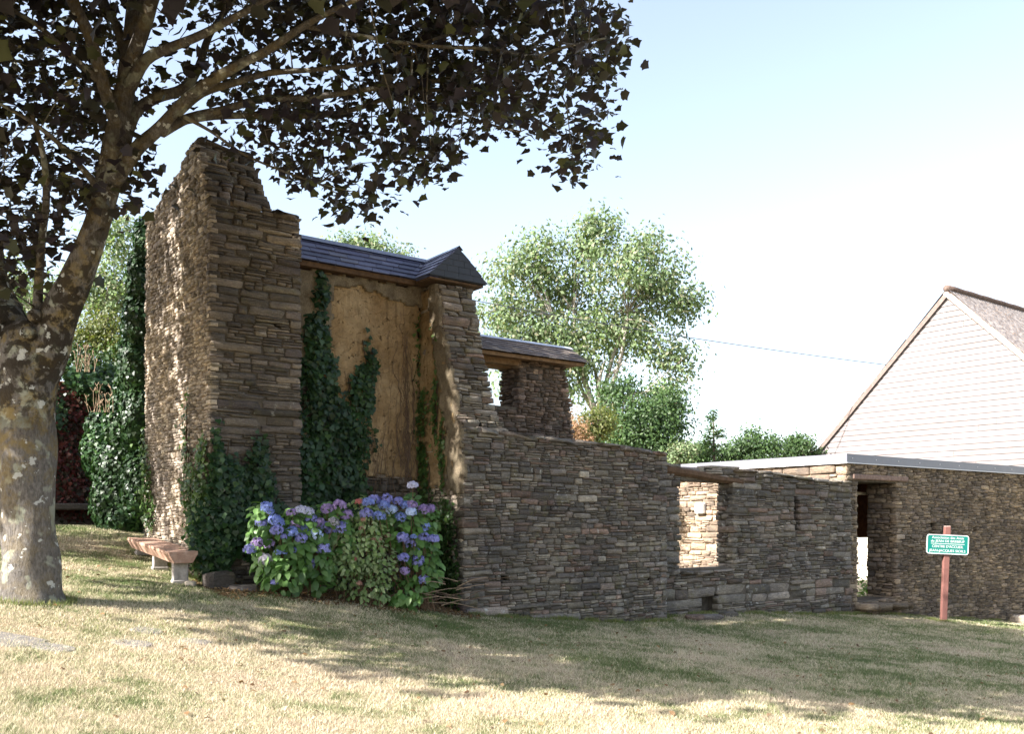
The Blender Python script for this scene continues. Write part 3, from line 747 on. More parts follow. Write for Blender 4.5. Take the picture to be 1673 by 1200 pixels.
# ------------------------------------------------------------ flat-roofed stone building
bd = thing('stone_building', 'low stone building with a flat grey-edged roof and dark doorway, behind the green sign', 'building', ST(14.3, -.43, -.5))
S0, TR = 14.24, -.43
ptR = lambda u, v: ST(u, TR, v)
RZ3 = 3.09
polyR = [(S0, -1.3), (28, -2.2), (28, RZ3 - .19), (S0, RZ3 - .19)]
holesR = [(14.72, 16.32, -.32, 2.52), (19.85 - 2.2, 19.97 - 2.2, 1.35, 1.55), (20.0, 20.2, 1.25, 1.42)]
holesR[1] = (17.9, 18.1, 1.30, 1.5)
recs = stones_on(ptR, B3, -A3, polyR, holesR, band=(.06, .13), w=(.14, .4), seed=71, prot=.02, jit=.03, depth=.13)
recs = [r_ for r_ in recs if not (r_['c'].z < 2.3 and (r_['c'] - ST(S0, 0, r_['c'].z)).dot(B3) < -1)]
recs += caps(lambda u, v: ST(u, TR - .25, v), B3, -A3, [(14.6, -.33), (16.7, -.42)], .6, 72, w=(.5, .9), h=(.12, .18))
jm = stones_on(lambda u, v: ST(16.32, u, v), A3, -B3, [(TR, -.5), (TR + .8, -.5), (TR + .8, 2.5), (TR, 2.5)], [], band=(.08, .15), w=(.15, .35), seed=73)
core(bd, ptR, -A3, polyR, holesR, .8, M['mortar'])
place_stones(bd, recs + jm, M['stone_brown'], 200)
ptS = lambda u, v: ST(S0, u, v)
polyS = [(TR, -1.2), (5.9, -1.2), (5.9, RZ3 - .19), (TR, RZ3 - .19)]
recs = stones_on(ptS, A3, -B3, polyS, [], band=(.09, .18), w=(.2, .55), seed=74, prot=.02)
recs = [r_ for r_ in recs if r_['c'].z > -.1]
core(bd, ptS, -B3, polyS, [], .5, M['mortar_pale'], rec=.05)
place_stones(bd, recs, M['stone_build'], 100)
mb = MB(); mb.bbox(ST(15.62, TR + .1, 2.58), B3 * 2.3, A3 * .3, Z3 * .12, .02); mb.build('timber_lintel', simple('greyish_timber', (.22, .15, .12), .85, .2, 14, .3, .4), bd)
mb = MB(); mb.box(ST(14.9, TR + .3, 2.53), B3 * 1.6, A3 * .5, Z3 * .1); mb.build('lintel', M['timber_dark'], bd)
M['fascia'] = simple('grey_metal_fascia', (.17, .17, .20), .4, .5, 3, .06)
M['fascia_lip'] = simple('pale_metal_lip', (.6, .6, .62), .5, .4)
mb = MB(); mb.box(ST(S0 - .06, TR - .06, RZ3 - .19), B3 * 14, A3 * .02, Z3 * .19); mb.build('fascia', M['fascia'], bd)
mb = MB(); mb.box(ST(S0 - .06, TR - .038, RZ3 - .19), B3 * .02, A3 * 6.4, Z3 * .19); mb.build('fascia', M['fascia'], bd)
mb = MB(); mb.box(ST(S0 - .07, TR - .07, RZ3 - .215), B3 * 14, A3 * .035, Z3 * .022)
mb.box(ST(S0 - .075, TR - .03, RZ3 - .215), B3 * .035, A3 * 6.4, Z3 * .022); mb.build('drip_edge', M['fascia_lip'], bd)
mb = MB(); mb.box(ST(S0 - .035, TR - .035, RZ3 - .16), B3 * 2.8, A3 * 6.38, Z3 * .15); mb.box(ST(S0 + 2.77, TR - .035, RZ3 - .16), B3 * 11.2, A3 * 2.7, Z3 * .15)
mb.build('roof', M['fascia'], bd)
for k in range(14):    # fascia fixings
    mb = MB(); mb.bbox(ST(S0 + .15 + k * .95, TR - .066, RZ3 - .10), B3 * .025, A3 * .012, Z3 * .025, .004); mb.build('fixing', M['fascia_lip'], bd)
mb = MB(); mb.box(ST(15.5, 2.25, 1.1), B3 * 8, A3 * .08, Z3 * 1.8); mb.build('timber_screen', simple('brown_boards', (.20, .09, .045), .8, .2, 10, .3), bd)
mb = MB(); mb.box(ST(14.9, .55, 2.22), B3 * 2.4, A3 * .09, Z3 * .07); mb.build('timber_rail', simple('pale_rail', (.6, .5, .38), .7, .2, 10, .2), bd)
mb = MB(); mb.box(ST(22, 2.6, -1.6), B3 * .4, A3 * 3.6, Z3 * 4.2); mb.build('end_wall', simple('pale_rendered_wall', (.62, .55, .44), .9, .1, 5, .2, .5), bd)
box = thing('wall_box', 'small white box fixed on the sunlit stone wall seen through the window opening', 'wall box', ST(S0 - .02, 3.8, 1.9))
mb = MB(); mb.bbox(ST(S0 - .09, 3.8, 1.9), A3 * .28, B3 * .12, Z3 * .27, .015); mb.build('casing', simple('white_plastic', (.75, .76, .74), .4, .5), box)
mb = MB(); mb.bbox(ST(S0 - .155, 3.8, 1.9), A3 * .22, B3 * .012, Z3 * .21, .003); mb.build('cover', simple('white_cover', (.8, .8, .78), .35, .5), box)

# ------------------------------------------------------------ barn
bn = thing('barn', 'tall barn with pale pinkish horizontal boarding and a corrugated roof, beyond the flat roof', 'barn', ST(29.1, 5.03, -1))
BS, BT, BZ = 29.1, 5.03, 9.99
m = NT('bleached_boards'); p = m.pos((1, 1, 1)); st_ = m.noise(m.pos((1.2, 1.2, 25)), 2.0, 4, .6); bl = m.noise(p, .9, 4, .6)
c = m.ramp(m.rand(), [(0, (.180, .160, .156)), (.5, (.205, .186, .184)), (1, (.235, .218, .217))])
c = m.mix(.6, c, m.ramp(st_, [(.35, (.8, .72, .7)), (.65, (1.2, 1.2, 1.2))]), 'MULTIPLY')
c = m.mix(m.ramp(bl, [(.5, 0), (.68, .5)]), c, (.235, .22, .22))
m.col(c); m.rough(.8, .2); m.bump(st_, .3, .01); M['board'] = m.m
bh = .215; z = 2.0; k = 0
while z < BZ - .15:
    z1 = min(z + bh, BZ - .02); z_ = z; hw0 = (BZ - z); hw1 = max(BZ - z1, .02)
    # each clapboard: lower edge proud of the one beneath, cut to the rake at both ends
    brk = random.Random(k).uniform(-.5, .5) * hw0 * .9
    for (a0, a1) in ((-hw0, brk - .004), (brk + .004, hw0)):
        c0 = max(-hw1, min(hw1, a0)); c1 = max(-hw1, min(hw1, a1))
        vs = [ST(BS - .035, BT + a0, z + .004), ST(BS - .035, BT + a1, z + .004), ST(BS - .012, BT + c1, z1 - .011), ST(BS - .012, BT + c0, z1 - .011),
              ST(BS, BT + a0, z + .004), ST(BS, BT + a1, z + .004), ST(BS, BT + c1, z1 - .011), ST(BS, BT + c0, z1 - .011)]
        fs = [(3, 2, 1, 0), (4, 5, 6, 7), (1, 5, 4, 0), (2, 6, 5, 1), (3, 7, 6, 2), (0, 4, 7, 3)]
        mb = MB(); mb.add(vs, fs); mb.build('board', M['board'], bn)
    z = z1; k += 1
mb = MB(); mb.add([ST(BS + .02, BT - 9, BZ - 9), ST(BS + .02, BT + 9, BZ - 9), ST(BS + .02, BT, BZ - .03), ST(BS + 14, BT - 9, BZ - 9), ST(BS + 14, BT + 9, BZ - 9), ST(BS + 14, BT, BZ - .03)],
                 [(2, 1, 0), (3, 4, 5), (0, 1, 4, 3)]); 
mb.box(ST(BS + .02, BT - 8.9, -2.5), B3 * 14, A3 * 17.8, Z3 * 3.5)
mb.build('wall', M['timber_dark'], bn)
# corrugated roof
m = NT('lichened_corrugated_sheet'); n1 = m.noise(m.pos(), 6, 5, .7); n2 = m.noise(m.pos(), 22, 3, .6)
c = m.ramp(n1, [(.35, (.075, .065, .065)), (.5, (.15, .135, .13)), (.65, (.24, .22, .21))]); c = m.mix(m.ramp(n2, [(.6, 0), (.66, .7)]), c, (.33, .2, .1))
m.col(c); m.rough(.9, .2); m.bump(n2, .4, .01); M['corrugated'] = m.m
def corrugated(sgn):
    V = []; Fc = []; nu = 14 * 20; rows = [0, 1.6, 1.62, 3.4, 3.42, 5.2, 5.22, 7, 7.02, 9]
    for j, d in enumerate(rows):
        lift = .03 if j % 2 == 0 else 0
        for i in range(nu + 1):
            s_ = BS - .12 + i * 14.2 / nu; w = .03 * math.sin(i * math.pi * .5 + .3)
            base = ST(s_, BT + sgn * d * .98, BZ - d + .12)
            V.append(base + (Z3 + A3 * sgn).normalized() * (w + lift))
    for j in range(len(rows) - 1):
        for i in range(nu):
            a = j * (nu + 1) + i; f = (a, a + 1, a + nu + 2, a + nu + 1); Fc.append(f if sgn > 0 else f[::-1])
    link('roof_sheet', mesh('roof_sheet', V, Fc, M['corrugated'], True), bn)
corrugated(-1); corrugated(1)
mb = MB(); pts = [ST(BS - .14 + i * .6, BT, BZ + .17 + .015 * (i % 2)) for i in range(24)]; mb.tube(pts, .13, 8); mb.build('ridge_tile', simple('ridge_tiles', (.12, .085, .07), .9, .2, 9, .5, .4), bn, True)
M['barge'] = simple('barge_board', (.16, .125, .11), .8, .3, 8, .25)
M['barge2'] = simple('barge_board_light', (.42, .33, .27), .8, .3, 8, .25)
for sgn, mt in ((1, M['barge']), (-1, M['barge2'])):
    d = (A3 * sgn - Z3).normalized(); nn = (A3 * sgn + Z3).normalized()
    mb = MB(); L = 12.6
    mb.box(ST(BS - .13, BT, BZ + .11) - nn * .19, d * L, B3 * .05, nn * .16); mb.build('barge_board', mt, bn)
    mb = MB(); mb.box(ST(BS - .08, BT, BZ + .08) - nn * .02, d * L, B3 * .3, nn * .04); mb.build('verge', mt, bn)

# ------------------------------------------------------------ overhead cable
def cable():
    A_ = np.array([[190 ** 2, 190, 1], [780 ** 2, 780, 1], [1452 ** 2, 1452, 1]]); co = np.linalg.solve(A_, np.array([362, 492, 597]))
    pts = []
    for i in range(60):
        px = -200 + (1452 + 200) * i / 59; py = co @ np.array([px * px, px, 1])
        iy = 1 / 27 + (1 / 36.6 - 1 / 27) * i / 59
        pts.append(P(px, py, 1 / iy))
    mb = MB(); mb.tube(pts, .017, 6); o = mb.build('overhead_cable', simple('cable_sheath', (.05, .055, .07), .6, .3), None, True)
    tag(o, 'thin dark overhead cable crossing the sky to the barn gable', 'cable')
cable()

# ------------------------------------------------------------ leaves
def tmpl(outline, fold=.12, droop=.1):
    V = [(0, .5, 0)] + [(x, y, -fold * abs(x) * 2 * 0 + fold * abs(x) - droop * (y ** 2)) for x, y in outline]
    n = len(outline); T = [(0, 1 + i, 1 + (i + 1) % n) for i in range(n)]
    return np.array(V, float), np.array(T)
MAPLE = tmpl([(0, 0), (.24, -.02), (.52, .14), (.46, .36), (.66, .60), (.42, .68), (.26, .80), (0, 1.02), (-.26, .80), (-.42, .68), (-.66, .60), (-.46, .36), (-.52, .14), (-.24, -.02)], .26, .22)
IVY = tmpl([(0, 0), (.34, -.04), (.5, .3), (.28, .52), (0, .95), (-.28, .52), (-.5, .3), (-.34, -.04)], .1, .1)
OVAL = tmpl([(0, 0), (.26, .2), (.33, .5), (.2, .8), (0, 1.05), (-.2, .8), (-.33, .5), (-.26, .2)], .25, .18)
ASH = (np.array([(0, 0, 0), (.28, .45, .03), (0, 1, -.05), (-.28, .45, .03)], float), np.array([(0, 1, 2), (0, 2, 3)]))
def frames(nrm, tip):
    nrm = nrm / np.linalg.norm(nrm, axis=1, keepdims=True)
    y = tip - (tip * nrm).sum(1, keepdims=True) * nrm
    l = np.linalg.norm(y, axis=1, keepdims=True); y = np.where(l > 1e-4, y / np.maximum(l, 1e-6), np.array([[1., 0, 0]]))
    x = np.cross(y, nrm); return x, y, nrm
def leaves_np(tm, pos, nrm, tip, size):
    V, T = tm; x, y, z = frames(nrm, tip); n = len(pos)
    out = pos[:, None, :] + size[:, None, None] * (V[None, :, 0:1] * x[:, None] + V[None, :, 1:2] * y[:, None] + V[None, :, 2:3] * z[:, None])
    tt = T[None] + (np.arange(n) * len(V))[:, None, None]
    return out.reshape(-1, 3), tt.reshape(-1, 3)
def foliage(root, tm, pos, nrm, tip, size, mat, parts=0, name='foliage', leafname='leaf'):
    """parts = how many of the largest-looking leaves become objects of their own"""
    pos, nrm, tip, size = map(np.asarray, (pos, nrm, tip, size))
    if parts:
        px = pos[:, 0] / np.maximum(pos[:, 1], .1) * F + CX; py = HY - (pos[:, 2] - EYE) / np.maximum(pos[:, 1], .1) * F
        vis = (px > 0) & (px < 1673) & (py > 0) & (py < 1200)
        sc = size / np.linalg.norm(pos - np.array([0, 0, EYE]), axis=1) * vis * (.4 + .6 * np.abs((nrm / np.linalg.norm(nrm, axis=1, keepdims=True))[:, 1]))
        od = np.argsort(-sc); big, rest = od[:parts], od[parts:]
        me = tri_mesh(leafname, tm[0], tm[1], mat)
        x, y, z = frames(nrm[big], tip[big]); inv = root.matrix_basis.inverted()
        for k, i in enumerate(big):
            o = link(leafname, me); s_ = size[i]
            mt = Matrix(((x[k][0] * s_, y[k][0] * s_, z[k][0] * s_, pos[i][0]), (x[k][1] * s_, y[k][1] * s_, z[k][1] * s_, pos[i][1]), (x[k][2] * s_, y[k][2] * s_, z[k][2] * s_, pos[i][2]), (0, 0, 0, 1)))
            o.parent = root; o.matrix_basis = inv @ mt
        pos, nrm, tip, size = pos[rest], nrm[rest], tip[rest], size[rest]
    V, T = leaves_np(tm, pos, nrm, tip, size)
    link(name, tri_mesh(name, V, T, mat), root, 'stuff')

# ------------------------------------------------------------ the maple in the foreground
m = NT('maple_bark'); g = m.node('ShaderNodeNewGeometry'); p = m.pos()
sx = m.node('ShaderNodeSeparateXYZ'); m.l.new(g.outputs['Position'], sx.inputs[0])
fiss = m.noise(m.pos((8, 8, 3.0)), 5, 6, .75); bl = m.noise(p, 4.5, 6, .72, .3); b2 = m.noise(p, 7.5, 4, .6, .3); b3 = m.noise(p, 5, 3, .5)
c = m.ramp(fiss, [(.32, (.085, .075, .066)), (.5, (.165, .148, .132)), (.68, (.26, .24, .215))])
c = m.mix(m.ramp(b3, [(.56, 0), (.62, .85)]), c, (.36, .37, .29))
hm = m.ramp(m.math('DIVIDE', sx.outputs[2], 6.0), [(.13, .25), (.25, .25), (.36, .6), (.5, .9), (.62, .7), (.9, .45)])
c = m.mix(m.math('MULTIPLY', m.ramp(bl, [(.47, 0), (.60, .95)]), hm), c, (.25, .175, .05))
hd = m.ramp(m.math('DIVIDE', sx.outputs[2], 6.0), [(.40, 0), (.46, .85), (.62, .95), (.80, .6), (1, .3)])
c = m.mix(m.math('MULTIPLY', m.ramp(b2, [(.44, 0), (.52, 1)]), hd), c, (.035, .026, .017))
sp = m.noise(p, 8, 4, .55); c = m.mix(m.ramp(sp, [(.63, 0), (.66, .9)]), c, (.6, .6, .56))
m.col(c); m.rough(.9, .2); m.bump(m.math('ADD', fiss, m.math('MULTIPLY', b2, .4)), 1.0, .045); M['bark'] = m.m
mp = thing('maple_tree', 'large dark-leaved maple with a lichen-spotted forked trunk, in the left foreground', 'tree', (-4.98, 9.5, .75))
BR = []   # (name, pts[(px,py,r_px,Y)], sides)
Yt = 9.5
def branch(name, pts, n=10, sub=5, wob=.06, seed=1, smooth=True):
    P3 = [P(a, b, y) for a, b, r_, y in pts]; rd = [r_ * y / F for a, b, r_, y in pts]
    o, r_ = spline(P3, rd, sub); mb = MB(); mb.tube(o, r_, n, wob=wob, seed=seed); BR.append((o, r_)); return mb.build(name, M['bark'], mp, smooth)
branch('trunk', [(52, 1026, 76, Yt), (52, 994, 57, Yt), (51, 968, 47, Yt), (50, 920, 42, Yt), (47, 850, 41, Yt), (45, 760, 42, Yt), (43, 680, 43, Yt), (44, 620, 46, Yt), (48, 575, 47, Yt), (52, 545, 40, Yt), (54, 528, 22, Yt)], 28, 6, .07, 3)
branch('limb', [(56, 620, 34, Yt), (80, 560, 37, Yt), (99, 510, 29, 9.45), (121, 462, 24, 9.4), (144, 410, 22, 9.35), (163, 350, 20, 9.3), (179, 290, 19, 9.25), (189, 235, 19, 9.2), (196, 190, 17, 9.2), (206, 140, 16, 9.2), (214, 90, 16, 9.25), (222, 30, 15.5, 9.3), (230, -60, 14, 9.4), (236, -220, 12, 9.6), (242, -420, 7, 9.8), (245, -560, 3, 10)], 20, 5, .07, 4)
branch('limb', [(40, 620, 34, Yt), (22, 560, 36, 9.55), (4, 505, 27, 9.7), (-12, 450, 22, 9.8), (-26, 350, 20, 9.9), (-60, 200, 17, 10), (-110, 0, 13, 10), (-170, -200, 8, 10), (-200, -350, 3, 10)], 18, 5, .07, 5)
for i, (nm, pts) in enumerate([
    ('branch', [(52, 560, 12, 9.4), (60, 520, 8, 9.4), (64, 450, 7, 9.4), (70, 380, 6, 9.3), (76, 320, 6, 9.2), (70, 250, 4.5, 9.1), (50, 180, 3, 9)]),
    ('branch', [(196, 215, 12, 9.2), (178, 170, 10, 9.0), (162, 115, 11, 8.9), (147, 60, 10, 8.8), (118, 0, 10, 8.7), (90, -80, 8, 8.5), (60, -200, 5, 8.3)]),
    ('branch', [(205, 90, 8, 9.2), (192, 45, 7, 9.3), (172, 5, 6, 9.4), (150, -60, 5, 9.5)]),
    ('branch', [(206, 120, 13, 9.15), (226, 70, 11, 9.0), (240, 28, 12, 8.9), (258, -25, 10, 8.8), (310, -130, 7, 8.6), (380, -260, 4, 8.4)]),
    ('branch', [(212, 140, 12, 9.15), (238, 98, 9, 9.0), (280, 77, 7.5, 8.8), (322, 60, 7, 8.6), (370, 35, 6, 8.4), (430, 3, 5, 8.2), (500, -40, 4, 8), (600, -90, 2.5, 7.8)]),
    ('branch', [(200, 228, 15, 9.2), (222, 182, 10, 9.3), (255, 160, 8.5, 9.4), (298, 145, 8, 9.5), (324, 112, 6.5, 9.6), (342, 58, 5.5, 9.8), (378, 2, 4.5, 10), (420, -60, 3, 10.2)]),
    ('branch', [(182, 300, 15, 9.25), (222, 244, 11, 9.1), (262, 208, 10, 9.0), (298, 168, 8.5, 8.9), (340, 135, 9, 8.8), (390, 106, 7.5, 8.7), (440, 80, 6.5, 8.6), (500, 40, 5.5, 8.5), (575, 2, 4, 8.3), (680, -40, 2.5, 8.2)]),
    ('branch', [(288, 185, 9, 8.95), (330, 152, 6.5, 9.0), (380, 136, 5.5, 9.1), (440, 119, 5, 9.2), (520, 113, 4, 9.3), (610, 100, 3, 9.4), (720, 60, 2.5, 9.5), (830, 30, 1.8, 9.6)]),
    ('branch', [(262, 215, 10, 9.0), (310, 192, 7.5, 9.2), (370, 178, 6.5, 9.4), (430, 161, 6, 9.5), (490, 161, 5.2, 9.6), (560, 152, 4.6, 9.7), (640, 140, 4, 9.8), (740, 126, 3, 9.9), (860, 95, 2.2, 10), (950, 70, 1.5, 10)]),
    ('branch', [(296, 197, 8, 9.1), (350, 190, 5.5, 9.4), (430, 188, 4.8, 9.8), (520, 189, 4.4, 10.1), (590, 175, 4.2, 10.3), (660, 150, 3.8, 10.4), (740, 149, 3.2, 10.5), (800, 165, 2.8, 10.5), (870, 192, 2.2, 10.5), (930, 230, 1.5, 10.4)]),
    ('branch', [(650, 153, 3.4, 10.4), (720, 170, 2.6, 10.4), (790, 200, 2, 10.3), (850, 215, 1.4, 10.2)]),
    ('branch', [(880, 95, 2.8, 9.2), (905, 82, 2.5, 9.2), (950, 70, 2.0, 9.2), (990, 62, 1.5, 9.2)]),
    ('branch', [(500, 43, 4, 8.6), (600, 60, 3.5, 8.9), (700, 75, 3.2, 9.1), (800, 80, 3, 9.2), (885, 96, 2.6, 9.2)]),
    ('branch', [(300, 190, 4, 9.0), (345, 215, 2.5, 9.1), (395, 250, 2, 9.2), (450, 275, 1.6, 9.3), (520, 300, 1.2, 9.4)]),
    ('branch', [(-5, 480, 9, 9.8), (-60, 380, 7, 9.2), (-130, 260, 5, 8.6), (-200, 150, 3, 8)]),
    ('branch', [(170, 320, 7, 9.2), (130, 270, 5, 8.9), (80, 220, 4, 8.6), (20, 180, 3, 8.3), (-50, 150, 2, 8)]),
    ('branch', [(160, 130, 6, 8.9), (110, 85, 5, 8.8), (60, 40, 4, 8.7), (0, 5, 4, 8.6)]),
    ('branch', [(-30, 60, 8, 9.0), (5, 18, 8, 8.9), (28, -20, 7, 8.8)])]):
    branch(nm, pts, 9, 4, .06, 20 + i)
# branch collars (old pruning scars)
for (px, py, rp) in ((66, 553, 10), (141, 452, 8), (140, 483, 8), (4, 552, 7), (76, 525, 9)):
    c0 = P(px, py, 9.5) ; c0.y -= .30 if py > 520 else .2
    mb = MB(); pts = [c0 + Vector((0, .12, 0)), c0 + Vector((0, .03, 0)), c0, c0 + Vector((0, .015, 0))]; rp_ = rp * 9.2 / F
    mb.tube(pts, [rp_ * 1.5, rp_ * 1.15, rp_ * .75, rp_ * .25], 12, wob=.05, seed=px); mb.build('knot', M['bark'], mp, True)
M['maple_leaf'] = leaf_mat('maple_leaf', [(.020, .014, .025), (.028, .020, .029), (.021, .019, .034), (.036, .028, .027), (.028, .034, .021), (.09, .10, .035)], .26, .5, .35, (.09, .07, .025))
def inpoly(x, y, poly):
    c = np.zeros(len(x), bool); n = len(poly)
    for i in range(n):
        (x0, y0), (x1, y1) = poly[i], poly[(i + 1) % n]
        cond = ((y0 > y) != (y1 > y)); xx = (x1 - x0) * (y - y0) / ((y1 - y0) if y1 != y0 else 1e-9) + x0
        c ^= cond & (x < xx)
    return c
PA = [(-450, -250), (-450, 430), (-60, 500), (0, 525), (50, 500), (95, 405), (135, 330), (235, 345), (250, 270), (205, 200), (200, -250)]
PB = [(200, -250), (1000, -250), (960, 20), (1012, 65), (985, 120), (992, 200), (965, 285), (885, 292), (895, 215), (845, 195), (800, 215), (745, 240), (735, 275), (690, 300), (640, 325), (585, 350), (552, 345), (530, 300), (470, 292), (430, 260), (385, 250), (360, 225), (400, 170), (330, 150), (270, 120), (215, 170)]
PC = [(225, 10), (420, 10), (500, 60), (560, 100), (540, 135), (430, 140), (400, 210), (300, 160), (215, 170)]     # thinner part of the crown
PD = [(520, -50), (1000, -50), (985, 180), (900, 190), (700, 170), (560, 130)]
def sprigs():
    n = 8200; px = rng.uniform(-450, 1015, n); py = rng.uniform(-250, 530, n)
    wgt = np.where(inpoly(px, py, PA), .62, 0.) + np.where(inpoly(px, py, PB), .60, 0.)
    wgt = np.where(px < -60, wgt * .45, wgt); wgt = np.where(inpoly(px, py, PC), .26, wgt); wgt = np.where(inpoly(px, py, PD) , .85, wgt)
    nz = np.sin(px * .031 + 1.2 * np.sin(py * .041)) * np.cos(py * .045 + px * .012)
    wgt = wgt * (1 + .75 * nz)
    k = rng.random(n) < wgt; px, py = px[k], py[k]; n = len(px)
    Y = np.clip(rng.normal(10.3, .95, n), 8.3, 12.8)
    C = np.c_[(px - CX) / F * Y, Y, EYE - (py - HY) * Y / F]
    # crown above and around the frame (it throws the shade on the lawn)
    m_ = 13000; q = rng.normal(size=(m_, 3)); q /= np.linalg.norm(q, axis=1, keepdims=True); q *= rng.uniform(.45, 1, m_)[:, None]
    D = np.array([-5.5, 8.5, 8.1]) + q * np.array([6.9, 6.1, 3.8])
    fy = HY - (D[:, 2] - EYE) / D[:, 1] * F
    fx = D[:, 0] / D[:, 1] * F + CX
    cl = np.sin(D[:, 0] * 2.3 + 1.7 * np.sin(D[:, 1] * 1.9)) + np.sin(D[:, 1] * 2.7 + D[:, 2] * 1.3)
    D = D[(cl > -.35) & (D[:, 0] < .9) & ((fy < -55) | (fx < -80)) & (D[:, 2] > 4.9) & (D[:, 1] > 3.5)]
    # thinner places in the crown where the photograph shows sun reaching the walls and the flowers
    def thin(A):
        keep = np.ones(len(A), bool)
        for (s0, t0, za, zb, wd_) in ((3.6, -.55, 1.2, 5.2, .42), (0, 1.35, .9, 6.6, .45), (1.0, -.8, .6, 1.6, .45), (2.2, -.8, .7, 1.5, .3)):
            p0 = O0 + SB * s0 + TA * t0; h = np.array([sun_dir.x, sun_dir.y]); hl = np.linalg.norm(h); h = h / hl
            rel = A[:, :2] - p0; al = rel @ h; pe = np.abs(rel[:, 0] * h[1] - rel[:, 1] * h[0]); z0 = A[:, 2] - al * sun_dir.z / hl
            keep &= ~((al > 0) & (pe < wd_) & (z0 > za) & (z0 < zb) & (rng.random(len(A)) < .93))
        return keep
    fc = C[:, 0] / C[:, 1] * F + CX; kc = thin(C) | (fc > 330)
    return C[kc], D[thin(D)]
C_, D_ = sprigs()
def leafcloud(C, k, rad, smin, smax):
    n = len(C) * k; c = np.repeat(C, k, 0); off = rng.normal(size=(n, 3)) * np.array([rad, rad, rad * .55])
    pos = c + off
    nrm = rng.normal(size=(n, 3)) * .55 + np.array([0, 0, 1.0]) + np.array([[-.2, -.25, 0]]); tip = off + rng.normal(size=(n, 3)) * .06 + np.array([0, 0, -.13])
    return pos, nrm, tip, rng.uniform(smin, smax, n)
a = leafcloud(C_, 6, .15, .06, .125); b = leafcloud(D_, 5, .28, .13, .2)
foliage(mp, MAPLE, np.r_[a[0], b[0]], np.r_[a[1], b[1]], np.r_[a[2], b[2]], np.r_[a[3], b[3]], M['maple_leaf'], 300)
# twigs joining sprigs to the nearest branch
nodes = np.array([np.array(p_) for o_, r_ in BR[1:] for p_ in o_]); mb = MB(); sel = rng.permutation(len(C_))[:650]
for i in sel:
    c = C_[i]; d = np.linalg.norm(nodes - c, axis=1); j = d.argmin()
    if d[j] > 1.6 or d[j] < .1: continue
    a_ = nodes[j]; mid = (a_ + c) / 2 + rng.normal(size=3) * .06 + np.array([0, 0, .05])
    mb.tube([a_, mid, c], [.009, .006, .003], 4, cap=False)
mb.build('twigs', M['bark'], mp, kind='stuff')

# ------------------------------------------------------------ ivy
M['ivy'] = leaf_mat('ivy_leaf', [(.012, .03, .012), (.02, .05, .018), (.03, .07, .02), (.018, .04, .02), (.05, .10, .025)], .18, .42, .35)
M['ivy_bright'] = leaf_mat('sunny_ivy_leaf', [(.03, .07, .02), (.06, .12, .03), (.09, .15, .04), (.04, .08, .03)], .3, .38, .5)  # brighter copy of the ivy green, sunlight put into the leaf colour
M['ivy_stem'] = simple('ivy_stem', (.07, .05, .035), .9, .1)
def ivy_on(root, Pt, N, blobs, n, mat, size=(.045, .085), depth=.12, parts=0, stems=6, seed=1):
    """blobs: (u, v, ru, rv, weight) on a wall face"""
    w = np.array([b[4] * b[2] * b[3] for b in blobs]); w = w / w.sum(); pick = rng.choice(len(blobs), n, p=w)
    bl_ = np.array([b[:4] for b in blobs])[pick]
    a_ = rng.random(n) * 2 * np.pi; r_ = np.sqrt(rng.random(n)) * (1 + .18 * rng.normal(size=n))
    u = bl_[:, 0] + np.cos(a_) * r_ * bl_[:, 2]; v = bl_[:, 1] + np.sin(a_) * r_ * bl_[:, 3]
    d = np.abs(rng.normal(size=n)) * depth * np.clip(1.15 - r_, .15, 1) + .02
    U = np.array(Pt(1, 0) - Pt(0, 0)); O = np.array(Pt(0, 0)); Nn = np.array(N)
    pos = O + u[:, None] * U + v[:, None] * np.array([0, 0, 1.]) + d[:, None] * Nn
    nrm = Nn + rng.normal(size=(n, 3)) * .38 + np.array([0, 0, .35]); tip = np.array([0, 0, -1.]) + rng.normal(size=(n, 3)) * .4
    foliage(root, IVY, pos, nrm, tip, rng.uniform(*size, n), mat, parts)
    rr = random.Random(seed); mb = MB()
    for k in range(stems):
        b = blobs[rr.randrange(len(blobs))]; uu = b[0] + rr.uniform(-.6, .6) * b[2]; vv = b[1] - b[3]; pts = []
        while vv < b[1] + b[3] * .8:
            pts.append(Pt(uu, vv) + N * .03); vv += .12; uu += rr.gauss(0, .025)
        if len(pts) > 2: mb.tube(pts, .008, 5)
    if mb.v: mb.build('stems', M['ivy_stem'], root, kind='stuff')
iv1 = thing('ivy', 'dark ivy climbing the daub wall in a forked V shape above the hydrangeas', 'ivy', ST(1.9, .4, .6))
def pxM(px, py, t=T0 - .05):       # (px, py) on the plane t -> (u, v)
    b = O0 + TA * t; k = (px - CX) / F; s_ = (k * b[1] - b[0]) / (SB[0] - k * SB[1]); y = b[1] + SB[1] * s_
    return s_, EYE - (py - HY) * y / F
def pblobs(L, t):
    out = []
    for (px, py, rx, ry, w) in L:
        u, v = pxM(px, py, t); y = (O0 + TA * t)[1] + SB[1] * u
        out.append((u, v, rx * y / F / .85, ry * y / F, w))
    return out
ivy_on(iv1, lambda u, v: ST(u, T0 - .05, v), -A3, pblobs([(522, 480, 11, 40, .8), (515, 550, 20, 40, 1), (520, 610, 26, 50, 1), (530, 680, 34, 50, 1), (590, 640, 18, 40, 1), (605, 595, 10, 30, .6), (560, 720, 42, 50, 1), (520, 760, 45, 60, 1), (560, 790, 34, 45, 1), (500, 800, 22, 45, .9), (600, 570, 5, 25, .3), (575, 640, 8, 30, .4)], T0 - .05), 5200, M['ivy'], (.045, .11), .13, 300, 14, 1)
iv2 = thing('ivy', 'ivy wrapping the base of the tower corner beside the plank bench', 'ivy', ST(0, -.05, .6))
